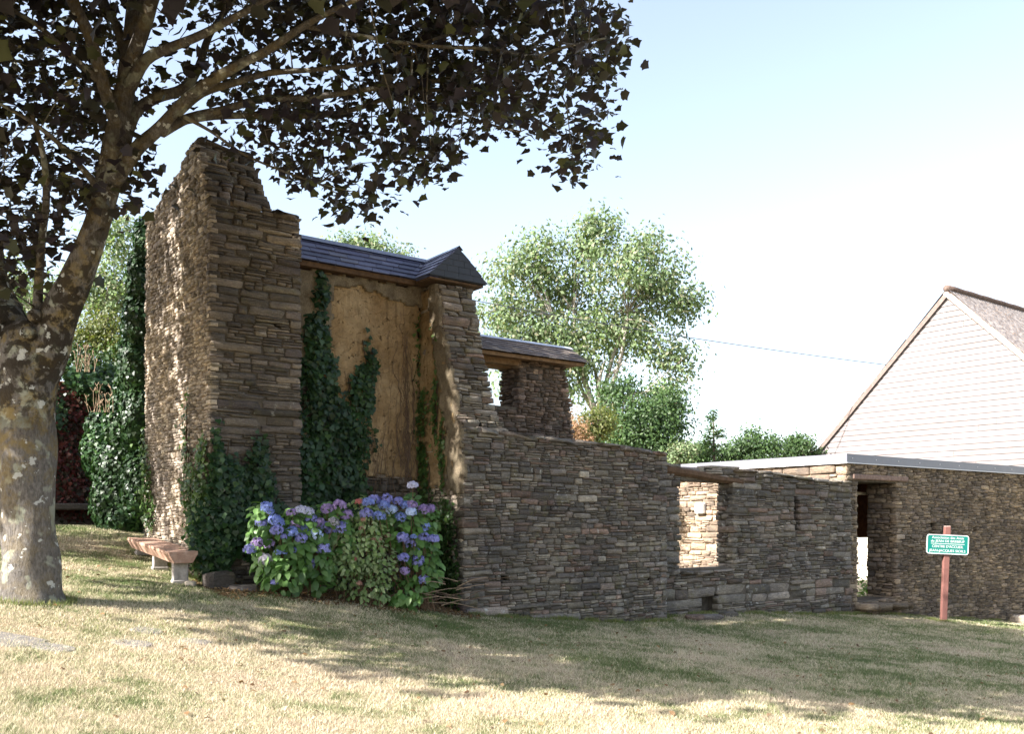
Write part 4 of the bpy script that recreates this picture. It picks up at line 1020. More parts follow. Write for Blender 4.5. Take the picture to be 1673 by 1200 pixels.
ivy_on(iv2, lambda u, v: ST(u, -.03, v), -A3, pblobs([(352, 760, 10, 60, .9), (372, 800, 28, 50, 1), (365, 860, 42, 50, 1), (395, 835, 34, 45, 1), (425, 880, 32, 45, .9), (350, 900, 30, 35, 1), (420, 760, 14, 50, .8), (425, 800, 20, 40, .9), (445, 845, 22, 30, .5)], -.03), 3900, M['ivy'], (.04, .10), .12, 300, 14, 2)
def pxL(px, py):
    k = (px - CX) / F; t = (k * O0[1] - O0[0]) / (TA[0] - k * TA[1]); y = O0[1] + TA[1] * t; return t, EYE - (py - HY) * y / F
def lblobs(L):
    out = []
    for (px, py, rx, ry, w) in L:
        t0, v = pxL(px, py); t1, _ = pxL(px - rx, py); y = O0[1] + TA[1] * t0
        out.append((t0, v, abs(t1 - t0), ry * y / F, w))
    return out
iv3 = thing('ivy', 'sunlit ivy strands climbing the left flank of the tower above the bench', 'ivy', ST(-.02, .3, .7))
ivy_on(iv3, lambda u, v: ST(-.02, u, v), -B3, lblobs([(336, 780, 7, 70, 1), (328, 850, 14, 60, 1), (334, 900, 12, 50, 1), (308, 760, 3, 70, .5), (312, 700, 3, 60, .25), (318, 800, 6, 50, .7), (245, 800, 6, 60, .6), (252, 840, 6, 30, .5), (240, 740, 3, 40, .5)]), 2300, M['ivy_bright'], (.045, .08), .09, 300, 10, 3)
iv4 = thing('ivy', 'sunlit ivy strands on the flank of the wing wall under the small gable', 'ivy', ST(3.58, -.2, 1))
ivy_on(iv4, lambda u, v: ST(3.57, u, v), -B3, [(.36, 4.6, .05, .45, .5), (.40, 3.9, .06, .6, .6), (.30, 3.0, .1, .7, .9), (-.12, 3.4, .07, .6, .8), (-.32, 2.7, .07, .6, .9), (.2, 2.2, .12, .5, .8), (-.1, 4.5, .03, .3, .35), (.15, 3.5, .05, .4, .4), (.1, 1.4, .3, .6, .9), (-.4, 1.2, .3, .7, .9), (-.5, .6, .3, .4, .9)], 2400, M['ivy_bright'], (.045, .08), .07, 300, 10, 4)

# ------------------------------------------------------------ back wall, red creeper, ivy bank
TB = 6.7
bw = thing('garden_wall', 'shaded ivy-clad stone garden wall far behind the maple trunk', 'wall', ST(-.6, TB, 1.4))
ptB = lambda u, v: ST(u, TB, v)
polyB = [(-9, .6), (3.2, .6), (3.2, 4.1), (.4, 4.25), (-.5, 4.2), (-1.2, 4.05), (-9, 3.9)]
recs = stones_on(ptB, B3, -A3, polyB, [], band=(.1, .2), w=(.2, .5), seed=81)
recs += caps(ptB, B3, -A3, [(-9, 3.95), (-1.2, 4.1), (-.5, 4.25), (3.2, 4.15)], .5, 82)
core(bw, ptB, -A3, polyB, [], .5, M['mortar'])
recs = [r_ for r_ in recs if r_['c'].z > 1.0]
place_stones(bw, recs, M['stone_tower'], 300)
mb = MB(); mb.bbox(ST(-.2, TB - .25, 1.85), B3 * 2.4, A3 * .45, Z3 * .12, .02); mb.build('ledge', M['stone_tower'], bw)
for s_ in (-1.2, .8):
    mb = MB(); mb.bbox(ST(s_, TB - .25, 1.6), B3 * .2, A3 * .4, Z3 * .4, .02); mb.build('ledge_support', M['stone_tower'], bw)
M['red_leaf'] = leaf_mat('red_creeper_leaf', [(.06, .012, .012), (.10, .02, .015), (.035, .02, .012), (.02, .03, .012)], .2, .5, .3)
rc = thing('red_creeper', 'dark red creeper hanging down the shaded garden wall beside the trunk', 'creeper', ST(-.4, TB - .05, 1.5))
ivy_on(rc, lambda u, v: ST(u, TB - .06, v), -A3, pblobs([(120, 680, 35, 50, 1), (110, 740, 30, 60, 1), (125, 790, 40, 60, .9), (140, 760, 30, 60, .7), (85, 700, 20, 70, .5)], TB - .06), 3500, M['red_leaf'], (.05, .09), .08, 0, 6, 5)
iv5 = thing('ivy', 'ivy crest spilling over the top of the garden wall beside the trunk', 'ivy', ST(.3, TB - .1, 4))
ivy_on(iv5, lambda u, v: ST(u, TB - .08, v), -A3, pblobs([(150, 625, 32, 22, 1), (180, 640, 40, 40, 1), (120, 612, 14, 10, .6), (200, 660, 40, 50, 1), (96, 680, 12, 30, .5)], TB - .08), 3500, M['ivy'], (.06, .1), .2, 0, 8, 6)
# a bank of ivy leaning from the tower's rear corner, and the tall column of it
def bank(root, ctrs, n, mat, size=(.05, .09)):
    pos, nrm = [], []
    w = np.array([c[3] * c[4] for c in ctrs], float); w /= w.sum(); pk = rng.choice(len(ctrs), n, p=w)
    for i in range(n):
        px, py, Y, rx, ry = ctrs[pk[i]]; c = P(px, py, Y); d = rng.normal(size=3); d /= np.linalg.norm(d); d[1] = -abs(d[1]) * 1.0
        r_ = (.72 + .34 * rng.random()) * np.array([rx * Y / F, rx * Y / F * .8, ry * Y / F]); q = d * r_
        pos.append((c.x + q[0], c.y + q[1], c.z + q[2])); nrm.append(d + rng.normal(size=3) * .35)
    pos = np.array(pos); nrm = np.array(nrm); k = pos[:, 2] > gz(pos[:, 0], pos[:, 1]) - .05
    pos, nrm = pos[k], nrm[k]; n = len(pos)
    foliage(root, IVY, pos, nrm, np.array([0, 0, -1.]) + rng.normal(size=(n, 3)) * .35, rng.uniform(*size, n), mat, 0)
    for (px, py, Y, rx, ry) in ctrs:   # dark filler blobs, built separately, keep the bank from being see-through
        pass
iv6 = thing('ivy_bank', 'broad bank of dark ivy filling the gap between the garden wall and the tower', 'ivy', P(185, 868, 16.3))
bank(iv6, [(205, 700, 16.0, 35, 60), (200, 770, 16.1, 45, 70), (190, 820, 16.0, 42, 50), (170, 740, 16.5, 35, 50), (215, 640, 16.0, 28, 60), (165, 700, 16.6, 26, 30), (225, 800, 15.7, 26, 70), (200, 850, 15.9, 40, 30)], 14000, M['ivy'])
iv7 = thing('ivy_column', 'tall narrow column of ivy climbing the rear corner of the tower', 'ivy', P(225, 640, 15.6))
bank(iv7, [(234, 400, 15.6, 15, 45), (228, 460, 15.6, 20, 50), (224, 530, 15.6, 24, 55), (220, 600, 15.6, 26, 60), (222, 680, 15.6, 26, 60)], 7500, M['ivy'])
M['heart'] = simple('ivy_inner_shade', (.012, .018, .009), .95, .1, 12, .5)  # near-black filler: the shade inside the ivy is put into this colour
def blobm(root, ctrs, k=.78):
    mb = MB()
    for (px, py, Y, rx, ry) in ctrs:
        c = P(px, py, Y); a_, b_ = rx * Y / F * k, ry * Y / F * k; V = []; Fc = []
        for j in range(7):
            th = math.pi * j / 6
            for i in range(10):
                ph = 2 * math.pi * i / 10; V.append(c + Vector((math.sin(th) * math.cos(ph) * a_, math.sin(th) * math.sin(ph) * a_ * .8, math.cos(th) * b_)))
        for j in range(6):
            for i in range(10): Fc.append((j * 10 + i, (j + 1) * 10 + i, (j + 1) * 10 + (i + 1) % 10, j * 10 + (i + 1) % 10))
        mb.add(V, Fc)
    mb.build('dark_ivy_filler', M['heart'], root, True, 'stuff')  # filler blobs added behind the leaves, no stems modelled
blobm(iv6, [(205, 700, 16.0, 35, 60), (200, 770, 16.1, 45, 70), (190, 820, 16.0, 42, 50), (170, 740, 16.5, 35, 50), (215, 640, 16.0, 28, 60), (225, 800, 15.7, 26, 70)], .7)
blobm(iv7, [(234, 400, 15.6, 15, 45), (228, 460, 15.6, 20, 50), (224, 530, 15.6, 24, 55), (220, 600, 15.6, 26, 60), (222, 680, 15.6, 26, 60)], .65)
# dry stalks on the crest
M['stalk'] = simple('dry_stalk', (.30, .22, .15), .85, .2, 30, .3)
for j, (x0, y0, wd, lab) in enumerate([(140, 602, 30, 'pale dry flower stalks standing on the garden wall crest'), (165, 668, 40, 'tuft of dry straw stalks on the ivy bank')]):
    t_ = thing('dry_stalks', lab, 'dry plant', P(x0, y0, 16.9 if j == 0 else 15.9))
    for k in range(15):
        rr = random.Random(900 + j * 50 + k); Yk = 16.9 if j == 0 else 15.6; a_ = P(x0 + rr.uniform(-.5, .5) * wd, y0 + 6, Yk); hh = rr.uniform(.12, .5)
        b_ = a_ + Vector((rr.uniform(-.08, .08), rr.uniform(-.05, .05), hh)); mb = MB(); mb.tube([a_, (a_ + b_) / 2 + Vector((rr.uniform(-.02, .02), 0, 0)), b_], .004, 5)
        for q in range(3):
            mb.tube([b_ - Vector((0, 0, .03)), b_ + Vector((rr.uniform(-.05, .05), rr.uniform(-.03, .03), rr.uniform(.01, .05)))], .005, 5)
        mb.build('stalk', M['stalk'], t_)

# ------------------------------------------------------------ hydrangeas
M['hyd_leaf'] = leaf_mat('hydrangea_leaf', [(.06, .13, .03), (.10, .20, .05), (.14, .26, .07), (.07, .15, .04), (.18, .29, .10)], .3, .45, .4)
M['pale_leaf'] = leaf_mat('pale_shrub_leaf', [(.14, .22, .07), (.22, .30, .12), (.32, .38, .20), (.11, .18, .06)], .3, .5, .3)
M['hyd_stem'] = simple('shrub_stem', (.16, .10, .06), .85, .2, 20, .3)
def petal_mat(name, a, b):
    m = NT(name); c = m.mix(m.rand(), a, b); m.col(c); m.rough(.6, .2)
    t = m.node('ShaderNodeBsdfTranslucent'); m.l.new(c, t.inputs[0]); ms = m.node('ShaderNodeMixShader'); ms.inputs[0].default_value = .25
    m.l.new(m.b.outputs[0], ms.inputs[1]); m.l.new(t.outputs[0], ms.inputs[2]); m.l.new(ms.outputs[0], m.out.inputs[0]); return m.m
PET = {'b': petal_mat('blue_petals', (0.205, 0.265, 0.588), (0.338, 0.423, 0.805)), 'm': petal_mat('violet_blue_petals', (0.262, 0.262, 0.593), (0.396, 0.396, 0.761)),
       'p': petal_mat('purple_petals', (0.331, 0.229, 0.475), (0.483, 0.364, 0.636)), 'w': petal_mat('pale_lilac_petals', (0.548, 0.548, 0.718), (0.758, 0.758, 0.911)),
       'c': petal_mat('pale_blue_petals', (0.509, 0.637, 0.891), (0.677, 0.779, 1.000)), 'g': petal_mat('faded_petals', (0.387, 0.362, 0.438), (0.500, 0.483, 0.500)),
       'r': petal_mat('red_petals', (0.473, 0.133, 0.133), (0.632, 0.241, 0.207)), 't': petal_mat('rust_petals', (0.388, 0.201, 0.150), (0.502, 0.306, 0.238))}
FLOWER = (np.array([(0, 0, 0), (.5, .12, .06), (.42, .42, .1), (.12, .5, .06), (-.12, .5, .06), (-.42, .42, .1), (-.5, .12, .06), (-.5, -.12, .06), (-.42, -.42, .1), (-.12, -.5, .06), (.12, -.5, .06), (.42, -.42, .1), (.5, -.12, .06)], float),
          np.array([(0, 1, 2), (0, 2, 3), (0, 4, 5), (0, 5, 6), (0, 7, 8), (0, 8, 9), (0, 10, 11), (0, 11, 12)]))
_heads = {}
def head_mesh(key, var, flat=.8):
    if (key, var) not in _heads:
        r_ = np.random.default_rng(var + 50); n = 85; d = r_.normal(size=(n, 3)); d /= np.linalg.norm(d, axis=1, keepdims=True); d[:, 2] = np.where(d[:, 2] < -.45, -d[:, 2], d[:, 2])
        pos = d * np.array([.5, .5, .5 * flat]) * r_.uniform(.82, 1.05, n)[:, None]
        V, T = leaves_np(FLOWER, pos, d + r_.normal(size=(n, 3)) * .3, r_.normal(size=(n, 3)), r_.uniform(.17, .25, n)); _heads[(key, var)] = tri_mesh('flower_head', V, T, PET[key])
    return _heads[(key, var)]
def shrub(name, label, cat, base, blobs, nleaf, mat, lsize, heads, stems=14, parts=240):
    root = thing(name, label, cat, base); inv = root.matrix_basis.inverted(); rr = random.Random(len(label))
    w = np.array([b[3] * b[4] for b in blobs], float); w /= w.sum(); pk = rng.choice(len(blobs), nleaf, p=w); pos = []; nrm = []
    for i in range(nleaf):
        px, py, Y, rx, ry = blobs[pk[i]]; c = P(px, py, Y); d = rng.normal(size=3); d /= np.linalg.norm(d); r_ = (.35 + .7 * rng.random() ** .5)
        q = d * r_ * np.array([rx * Y / F, .34, ry * Y / F]); pos.append((c.x + q[0], c.y + q[1], c.z + q[2])); nrm.append(d * .5 + np.array([-.15, -.45, .75]) + rng.normal(size=3) * .35)
    pos = np.array(pos); nrm = np.array(nrm); k = pos[:, 2] > gz(pos[:, 0], pos[:, 1]) + .04; pos, nrm = pos[k], nrm[k]; n = len(pos)
    tip = (pos - np.array(base)) * np.array([1, 1, .1]) + rng.normal(size=(n, 3)) * .4 + np.array([0, -.3, -.45])
    foliage(root, OVAL, pos, nrm, tip, rng.uniform(*lsize, n), mat, parts)
    for i, (px, py, key, sz) in enumerate(heads):
        Y = np.interp(px, [400, 720], [11.85, 13.3]) + rr.uniform(-.1, .1); c = P(px, py, Y); hr = sz
        o = link('flower_head', head_mesh(key, i % 4)); o.parent = root; a_ = rr.uniform(0, 6)
        o.matrix_basis = inv @ Matrix.Translation(c) @ Matrix.Rotation(rr.uniform(.1, .6), 4, 'X') @ Matrix.Rotation(a_, 4, 'Z') @ Matrix.Diagonal((hr, hr, hr, 1))
        b0 = Vector(base) + Vector((rr.uniform(-.25, .25), rr.uniform(-.1, .1), 0)); mid = (c + b0) / 2 + Vector(((c.x - b0.x) * .25, 0, .05))
        o_, r_ = spline([b0, mid, c - Vector((0, -.03, .03))], [.008, .006, .004], 4); mb = MB(); mb.tube(o_, r_, 5); mb.build('stem', M['hyd_stem'], root)
    for i in range(stems):
        b = blobs[rr.randrange(len(blobs))]; c = P(b[0] + rr.uniform(-.6, .6) * b[3], b[1], b[2]); b0 = Vector(base) + Vector((rr.uniform(-.35, .35), rr.uniform(-.12, .12), -.03))
        mb = MB(); o_, r_ = spline([b0, (c + b0) / 2 + Vector((rr.uniform(-.05, .05), 0, .04)), c], [.010, .008, .005], 4); mb.tube(o_, r_, 5); mb.build('stem', M['hyd_stem'], root)
    return root
Z_ = 1673 / 340.0
HL = [(175, 240, 'b'), (205, 278, 'b'), (130, 368, 'm'), (240, 345, 'b'), (272, 365, 'b'), (255, 428, 'm'), (375, 442, 'b'), (378, 290, 'p'), (450, 268, 'w'), (512, 280, 'w'), (530, 335, 'm'), (400, 385, 'p'), (485, 413, 'b'), (455, 487, 'm'), (570, 463, 'c'), (600, 368, 'p'), (632, 390, 'm'), (660, 257, 'p'), (760, 228, 'p'), (820, 307, 'p'), (695, 435, 'm'), (772, 402, 'm'), (715, 362, 'g'), (635, 576, 'm'), (290, 606, 'b'), (390, 588, 'b'), (310, 482, 'm'), (98, 526, 'p'), (190, 537, 'p'), (40, 582, 'm'), (165, 660, 'g'), (525, 697, 'm'), (235, 848, 'm')]
HR = [(990, 205, 'b'), (1040, 185, 'm'), (1140, 175, 'm'), (1120, 226, 'b'), (1230, 195, 'm'), (1290, 226, 'b'), (1345, 226, 'p'), (1180, 266, 'c'), (1335, 283, 'c'), (1255, 322, 'b'), (1440, 262, 'p'), (1490, 258, 'p'), (1348, 70, 'w'), (975, 292, 'm'), (1080, 317, 'b'), (1450, 402, 'b'), (1270, 486, 'm'), (1355, 482, 'b'), (1330, 537, 'm'), (1435, 487, 'm'), (1515, 502, 'm'), (1275, 648, 'm'), (1390, 672, 'm'), (1285, 758, 'p'), (1442, 826, 'm'), (1380, 592, 'm')]
small = {(205, 278), (310, 482), (235, 848), (390, 588), (1380, 592), (1355, 482)}
def conv(L, s0=.155): return [(400 + a / Z_, 780 + b / Z_, k, (s0 * .62 if (a, b) in small else s0 * random.uniform(.92, 1.2))) for a, b, k in L]
shrub('hydrangea', 'blue and purple hydrangea bush at the tower foot, left of the pale shrub', 'hydrangea', P(482, 965, 12.5),
      [(450, 900, 12.3, 42, 55), (490, 890, 12.5, 45, 60), (515, 910, 12.6, 35, 55), (430, 860, 12.2, 24, 40), (545, 860, 12.8, 35, 40), (470, 940, 12.3, 40, 30), (500, 850, 12.6, 50, 25)], 1250, M['hyd_leaf'], (.09, .15), conv(HL))
shrub('hydrangea', 'blue hydrangea bush against the wing wall, right of the pale shrub', 'hydrangea', P(675, 995, 13.4),
      [(680, 880, 13.4, 35, 50), (690, 930, 13.4, 32, 50), (650, 860, 13.3, 45, 35), (620, 850, 13.3, 35, 25), (665, 970, 13.3, 35, 25), (672, 815, 13.5, 10, 12), (690, 850, 13.5, 25, 30)], 1050, M['hyd_leaf'], (.09, .15), conv(HR))
HP = [(920, 200, 'r', .11), (785, 442, 'r', .13), (955, 345, 't', .08), (1075, 510, 't', .1), (885, 660, 'r', .06), (1148, 472, 't', .09), (800, 532, 't', .09), (940, 412, 't', .09), (1090, 565, 't', .08), (1040, 500, 't', .08), (920, 855, 't', .08)]
shrub('flowering_shrub', 'pale green shrub with rusty red flower heads between the two hydrangeas', 'shrub', P(590, 990, 13.0),
      [(560, 900, 12.8, 28, 40), (590, 900, 12.9, 40, 50), (600, 850, 13.0, 40, 40), (620, 920, 13.0, 28, 40), (560, 930, 12.8, 35, 30), (600, 965, 13.0, 40, 28), (545, 875, 12.8, 20, 30)], 2100, M['pale_leaf'], (.05, .09), [(400 + a / Z_, 780 + b / Z_, k, s_) for a, b, k, s_ in HP], 22)

# dead twigs on the ground at the foot of the wing wall
tg = thing('dead_branches', 'bare dead twigs lying at the foot of the wing wall, right of the hydrangeas', 'dead branches', P(735, 1000, 13.4))
for k in range(26):
    rr = random.Random(1200 + k); a_ = P(rr.uniform(690, 760), rr.uniform(950, 1000), rr.uniform(13.1, 13.7)); a_.z = max(a_.z, G(a_.x, a_.y) + .02)
    L_ = rr.uniform(.3, .9); an = rr.uniform(-.5, .5) + (math.pi if rr.random() < .5 else 0)
    b_ = a_ + Vector((math.cos(an) * L_, math.sin(an) * L_ * .4 - .05, rr.uniform(-.1, .25))); b_.z = max(b_.z, G(b_.x, b_.y) + .01)
    if (b_ - ST(0, 0, b_.z)).dot(B3) > 3.55 and (b_ - ST(0, 0, b_.z)).dot(A3) > -.9: b_ -= B3 * .5
    mid = (a_ + b_) / 2 + Vector((0, 0, rr.uniform(0, .06))); mb = MB(); o_, r_ = spline([a_, mid, b_], [.007, .005, .003], 3); mb.tube(o_, r_, 5); mb.build('twig', M['stalk'] if k % 3 == 0 else M['vine'], tg)
# leaf litter in the bed
M['litter'] = leaf_mat('dry_litter', [(.16, .09, .05), (.25, .16, .08), (.10, .06, .04), (.32, .22, .12)], .15, .8, .1)
n = 9000; s_ = rng.uniform(-.2, 3.7, n); t_ = -1.05 + rng.random(n) * 1.4 + .12 * np.sin(s_ * 5); t_ -= np.abs(rng.normal(size=n)) * .12
pp = O0 + s_[:, None] * SB + t_[:, None] * TA
pos = np.c_[pp, gz(pp[:, 0], pp[:, 1]) + rng.uniform(.003, .03, n)]
V, T = leaves_np(ASH, pos, rng.normal(size=(n, 3)) * .45 + np.array([0, 0, 1.]), rng.normal(size=(n, 3)), rng.uniform(.02, .06, n))
n2 = 900; x2 = rng.uniform(-6, 9, n2); y2 = rng.uniform(6, 15, n2); rel = np.c_[x2, y2] - O0; k2 = (rel @ TA < -1) | (rel @ SB < -1); x2, y2 = x2[k2], y2[k2]; n2 = len(x2)
V2, T2 = leaves_np(OVAL, np.c_[x2, y2, gz(x2, y2) + rng.uniform(.01, .03, n2)], rng.normal(size=(n2, 3)) * .35 + np.array([0, 0, 1.]), rng.normal(size=(n2, 3)), rng.uniform(.025, .07, n2))
link('fallen_leaves', tri_mesh('fallen_leaves', V2, T2, M['litter']), None, 'stuff')
link('leaf_litter', tri_mesh('leaf_litter', V, T, M['litter']), None, 'stuff')

# ------------------------------------------------------------ bench
m = NT('bench_timber'); gr = m.noise(m.pos((6, 6, 6)), 2, 5, .6); f = m.noise(m.pos((14, 10, 40)), 3, 4, .7)
c = m.ramp(gr, [(.3, (.30, .17, .12)), (.55, (.42, .27, .20)), (.75, (.5, .36, .29))]); c = m.mix(.5, c, m.ramp(f, [(.3, (.6,) * 3), (.7, (1.3,) * 3)]), 'MULTIPLY')
m.col(c); m.rough(.75, .25); m.bump(f, .5, .01); M['bench'] = m.m
M['concrete'] = simple('grey_concrete', (.33, .30, .27), .9, .2, 14, .3, .5)
bn0 = P(300, 902, 12.05); bn1 = P(229, 879, 14.3)
bch = thing('bench', 'long thick reddish plank bench on three concrete supports against the tower', 'bench', (bn0.x, bn0.y, G(bn0.x, bn0.y)))
d = (bn1 - bn0).normalized(); side = d.cross(Z3).normalized(); L_ = (bn1 - bn0).length
mb = MB(); wt, wb, th = .19, .125, .155
sec = [(-wt, 0), (wt, 0), (wt, -.035), (wb, -th), (-wb, -th), (-wt, -.035)]
rings = []
for f_, s__ in ((0, .96), (.01, 1), (.5, 1), (.99, 1), (1, .96)):
    c = bn0.lerp(bn1, f_); rings.append([c + side * (x * s__) + Z3 * (z * s__ - .0) for x, z in sec])
V = [v for r_ in rings for v in r_]; n = 6
Fc = [(i * n + k, i * n + (k + 1) % n, (i + 1) * n + (k + 1) % n, (i + 1) * n + k) for i in range(4) for k in range(n)] + [tuple(range(n))[::-1], tuple(4 * n + k for k in range(n))]
mb.add(V, Fc); mb.build('seat', M['bench'], bch)
for f_ in (.07, .5, .93):
    c = bn0.lerp(bn1, f_); g0 = G(c.x, c.y) - .05; top = c.z - th + .005
    mb = MB(); mb.bbox(Vector((c.x, c.y, (g0 + top) / 2)), side * .2, d * .085, Z3 * (top - g0), .012)
    mb.bbox(Vector((c.x, c.y, g0 + .07)), side * .23, d * .11, Z3 * .07, .015)
    mb.build('leg', M['concrete'], bch)

# ------------------------------------------------------------ loose stones
def rock(name, label, c, sx, sy, sz, mat, seed, rot=0.0, cat='stone', group=None):
    from mathutils import noise
    V = []; Fc = []; nu, nv = 14, 8
    for j in range(nv + 1):
        th = math.pi * j / nv
        for i in range(nu):
            ph = 2 * math.pi * i / nu; x, y, z = math.sin(th) * math.cos(ph), math.sin(th) * math.sin(ph), math.cos(th)
            e = .45; x, y, z = [math.copysign(abs(q) ** e, q) for q in (x, y, z)]
            k = 1 + .16 * noise.noise(Vector((x, y, z)) * 1.3 + Vector((seed * 3.1, 0, 0))) + .05 * noise.noise(Vector((x, y, z)) * 5)
            V.append(((x * math.cos(rot) - y * math.sin(rot) * sy / sx) * sx * k * .5, (x * math.sin(rot) * sx / sy + y * math.cos(rot)) * sy * k * .5, z * sz * k * .5))
    for j in range(nv):
        for i in range(nu): Fc.append((j * nu + i, (j + 1) * nu + i, (j + 1) * nu + (i + 1) % nu, j * nu + (i + 1) % nu))
    o = link(name, mesh(name, V, Fc, mat), None, None, c); return tag(o, label, cat, group)
c = P(358, 948, 12.25); rock('stone_block', 'squared dark stone block on the grass at the tower corner under the ivy', (c.x, c.y, G(c.x, c.y) + .09), .42, .28, .27, M['stone_tower'], 1, .6)
c = P(397, 958, 12.3); rock('flat_rock', 'flat brown rock beside the squared block at the tower foot', (c.x, c.y, G(c.x, c.y) + .03), .4, .3, .1, M['stone_tower'], 2, .4)
c = P(311, 955, 12.15); rock('rock', 'small pale rock beneath the near end of the bench', (c.x, c.y, G(c.x, c.y) + .02), .14, .1, .09, M['stone_side'], 3)
c = P(1668, 1010, 24.6); rock('rock', 'pale boulder at the wall foot by the right edge of the photo', (c.x, c.y, G(c.x, c.y) + .08), .5, .35, .3, M['stone_side'], 4)
for k, (px, py, Y, sx, lab) in enumerate([(1135, 990, 16.9, .35, 'fallen flat stone beneath the window opening, leftmost of three'), (1160, 994, 17.0, .5, 'fallen flat stone beneath the window opening, middle of three'), (1190, 996, 17.6, .38, 'fallen flat stone beneath the window opening, rightmost of three')]):
    c = P(px, py, Y); rock('fallen_stone', lab, (c.x, c.y, G(c.x, c.y) + .04), sx, .25, .1, M['stone_front'], 10 + k, .3 * k, 'stone', 'fallen stones under the window')
M['paver'] = simple('paving_stone', (.20, .185, .17), .9, .2, 9, .25, .5)
for k, (px, py, sx, lab) in enumerate([(8, 1046, .62, 'flat stepping stone in the dry grass at the left edge of the photo'), (88, 1060, .34, 'half-buried stepping stone in front of the maple trunk'), (240, 1032, .30, 'topmost stepping stone of the shaded trio in the green grass'), (218, 1053, .34, 'lower left stepping stone of the shaded trio in the green grass'), (322, 1050, .28, 'right stepping stone of the shaded trio in the green grass')]):
    Y = 8.0
    for _ in range(20):
        q = P(px, py, Y); e = q.z - G(q.x, q.y); Y += e * 3
    mb = MB(); rr = random.Random(k); nn = 9; V = []
    for zz, s__ in ((-.02, 1.0), (.010, 1.0), (.017, .95)):
        for i in range(nn):
            a_ = i / nn * 6.283; V.append((math.copysign(abs(math.cos(a_)) ** .5, math.cos(a_)) * sx * .5 * s__ * (1 + .1 * math.sin(i * 2.3 + k)), math.copysign(abs(math.sin(a_)) ** .5, math.sin(a_)) * sx * .36 * s__ * (1 + .1 * math.cos(i * 1.7 + k)), zz))
    Fc = [(j * nn + i, j * nn + (i + 1) % nn, (j + 1) * nn + (i + 1) % nn, (j + 1) * nn + i) for j in range(2) for i in range(nn)] + [tuple(2 * nn + i for i in range(nn))]
    mb.add(V, Fc); o = mb.build('stepping_stone', M['paver']); o.location = (q.x, q.y, G(q.x, q.y) - .004)
    dx = (G(q.x + .2, q.y) - G(q.x - .2, q.y)) / .4; dy = (G(q.x, q.y + .2) - G(q.x, q.y - .2)) / .4
    o.rotation_euler = (math.atan(dy), -math.atan(dx), 0); tag(o, lab, 'stepping stone', 'stepping stones in the lawn')

# ------------------------------------------------------------ sign
sb = P(1541, 1016, 21.5); gzs = G(sb.x, sb.y)
sg = thing('sign', 'green sign with white French lettering on a pinkish wooden post', 'sign', (sb.x, sb.y, gzs))
top = P(1547.5, 861, 21.5); base = Vector((sb.x, sb.y, gzs - .1)); ax = (top - base)
M['post'] = simple('pink_brown_paint', (.19, .085, .07), .75, .3, 10, .15, .3); M['post_end'] = simple('post_end_grain', (.6, .45, .4), .8, .2)
mb = MB(); mb.bbox((top + base) / 2, Vector((.14, 0.01, 0)), Vector((0, .1, 0)), ax, .01); mb.build('post', M['post'], sg)
mb = MB(); mb.bbox(top + Vector((0, 0, .006)), Vector((.125, 0, 0)), Vector((0, .085, 0)), Vector((0, 0, .012)), .003); mb.build('post_cap', M['post_end'], sg)
pc = P(1548, 890.5, 21.42); tilt = -.045
xr = Vector((math.cos(tilt), .04, math.sin(tilt))).normalized(); nr = Vector((.04, -1, 0)).normalized(); zr = xr.cross(nr) * -1
if zr.z < 0: zr = -zr
def rrect(w, h, r_, y0, y1, name, mat, parent, hole=None):
    def outl(w, h, r_):
        o = []
        for cx, cy, a0 in ((w / 2 - r_, h / 2 - r_, 0), (-w / 2 + r_, h / 2 - r_, 90), (-w / 2 + r_, -h / 2 + r_, 180), (w / 2 - r_, -h / 2 + r_, 270)):
            for k in range(6):
                a = R(a0 + 18 * k); o.append((cx + r_ * math.cos(a), cy + r_ * math.sin(a)))
        return o
    A_ = outl(w, h, r_); n = len(A_); W = lambda x, z, y: pc + xr * x + zr * z + nr * y
    if hole is None:
        V = [W(x, z, y1) for x, z in A_] + [W(x, z, y0) for x, z in A_]
        Fc = [tuple(range(n)), tuple(range(2 * n - 1, n - 1, -1))] + [(i, n + i, n + (i + 1) % n, (i + 1) % n) for i in range(n)]
    else:
        B_ = outl(w - 2 * hole, h - 2 * hole, max(r_ - hole, .005)); V = [W(x, z, y1) for x, z in A_] + [W(x, z, y0) for x, z in A_] + [W(x, z, y1) for x, z in B_] + [W(x, z, y0) for x, z in B_]
        Fc = []
        for i in range(n):
            j = (i + 1) % n; Fc += [(i, n + i, n + j, j), (i, j, 2 * n + j, 2 * n + i), (2 * n + i, 2 * n + j, 3 * n + j, 3 * n + i)]
    return link(name, mesh(name, V, Fc, mat), parent)
M['green'] = simple('green_enamel', (.0, .16, .13), .4, .4); M['white'] = simple('white_paint', (.6, .62, .6), .4, .5)
pn = rrect(1.0, .455, .06, -.01, .01, 'panel', M['green'], sg)
rrect(1.0, .455, .06, -.012, .016, 'border', M['white'], pn, .02)
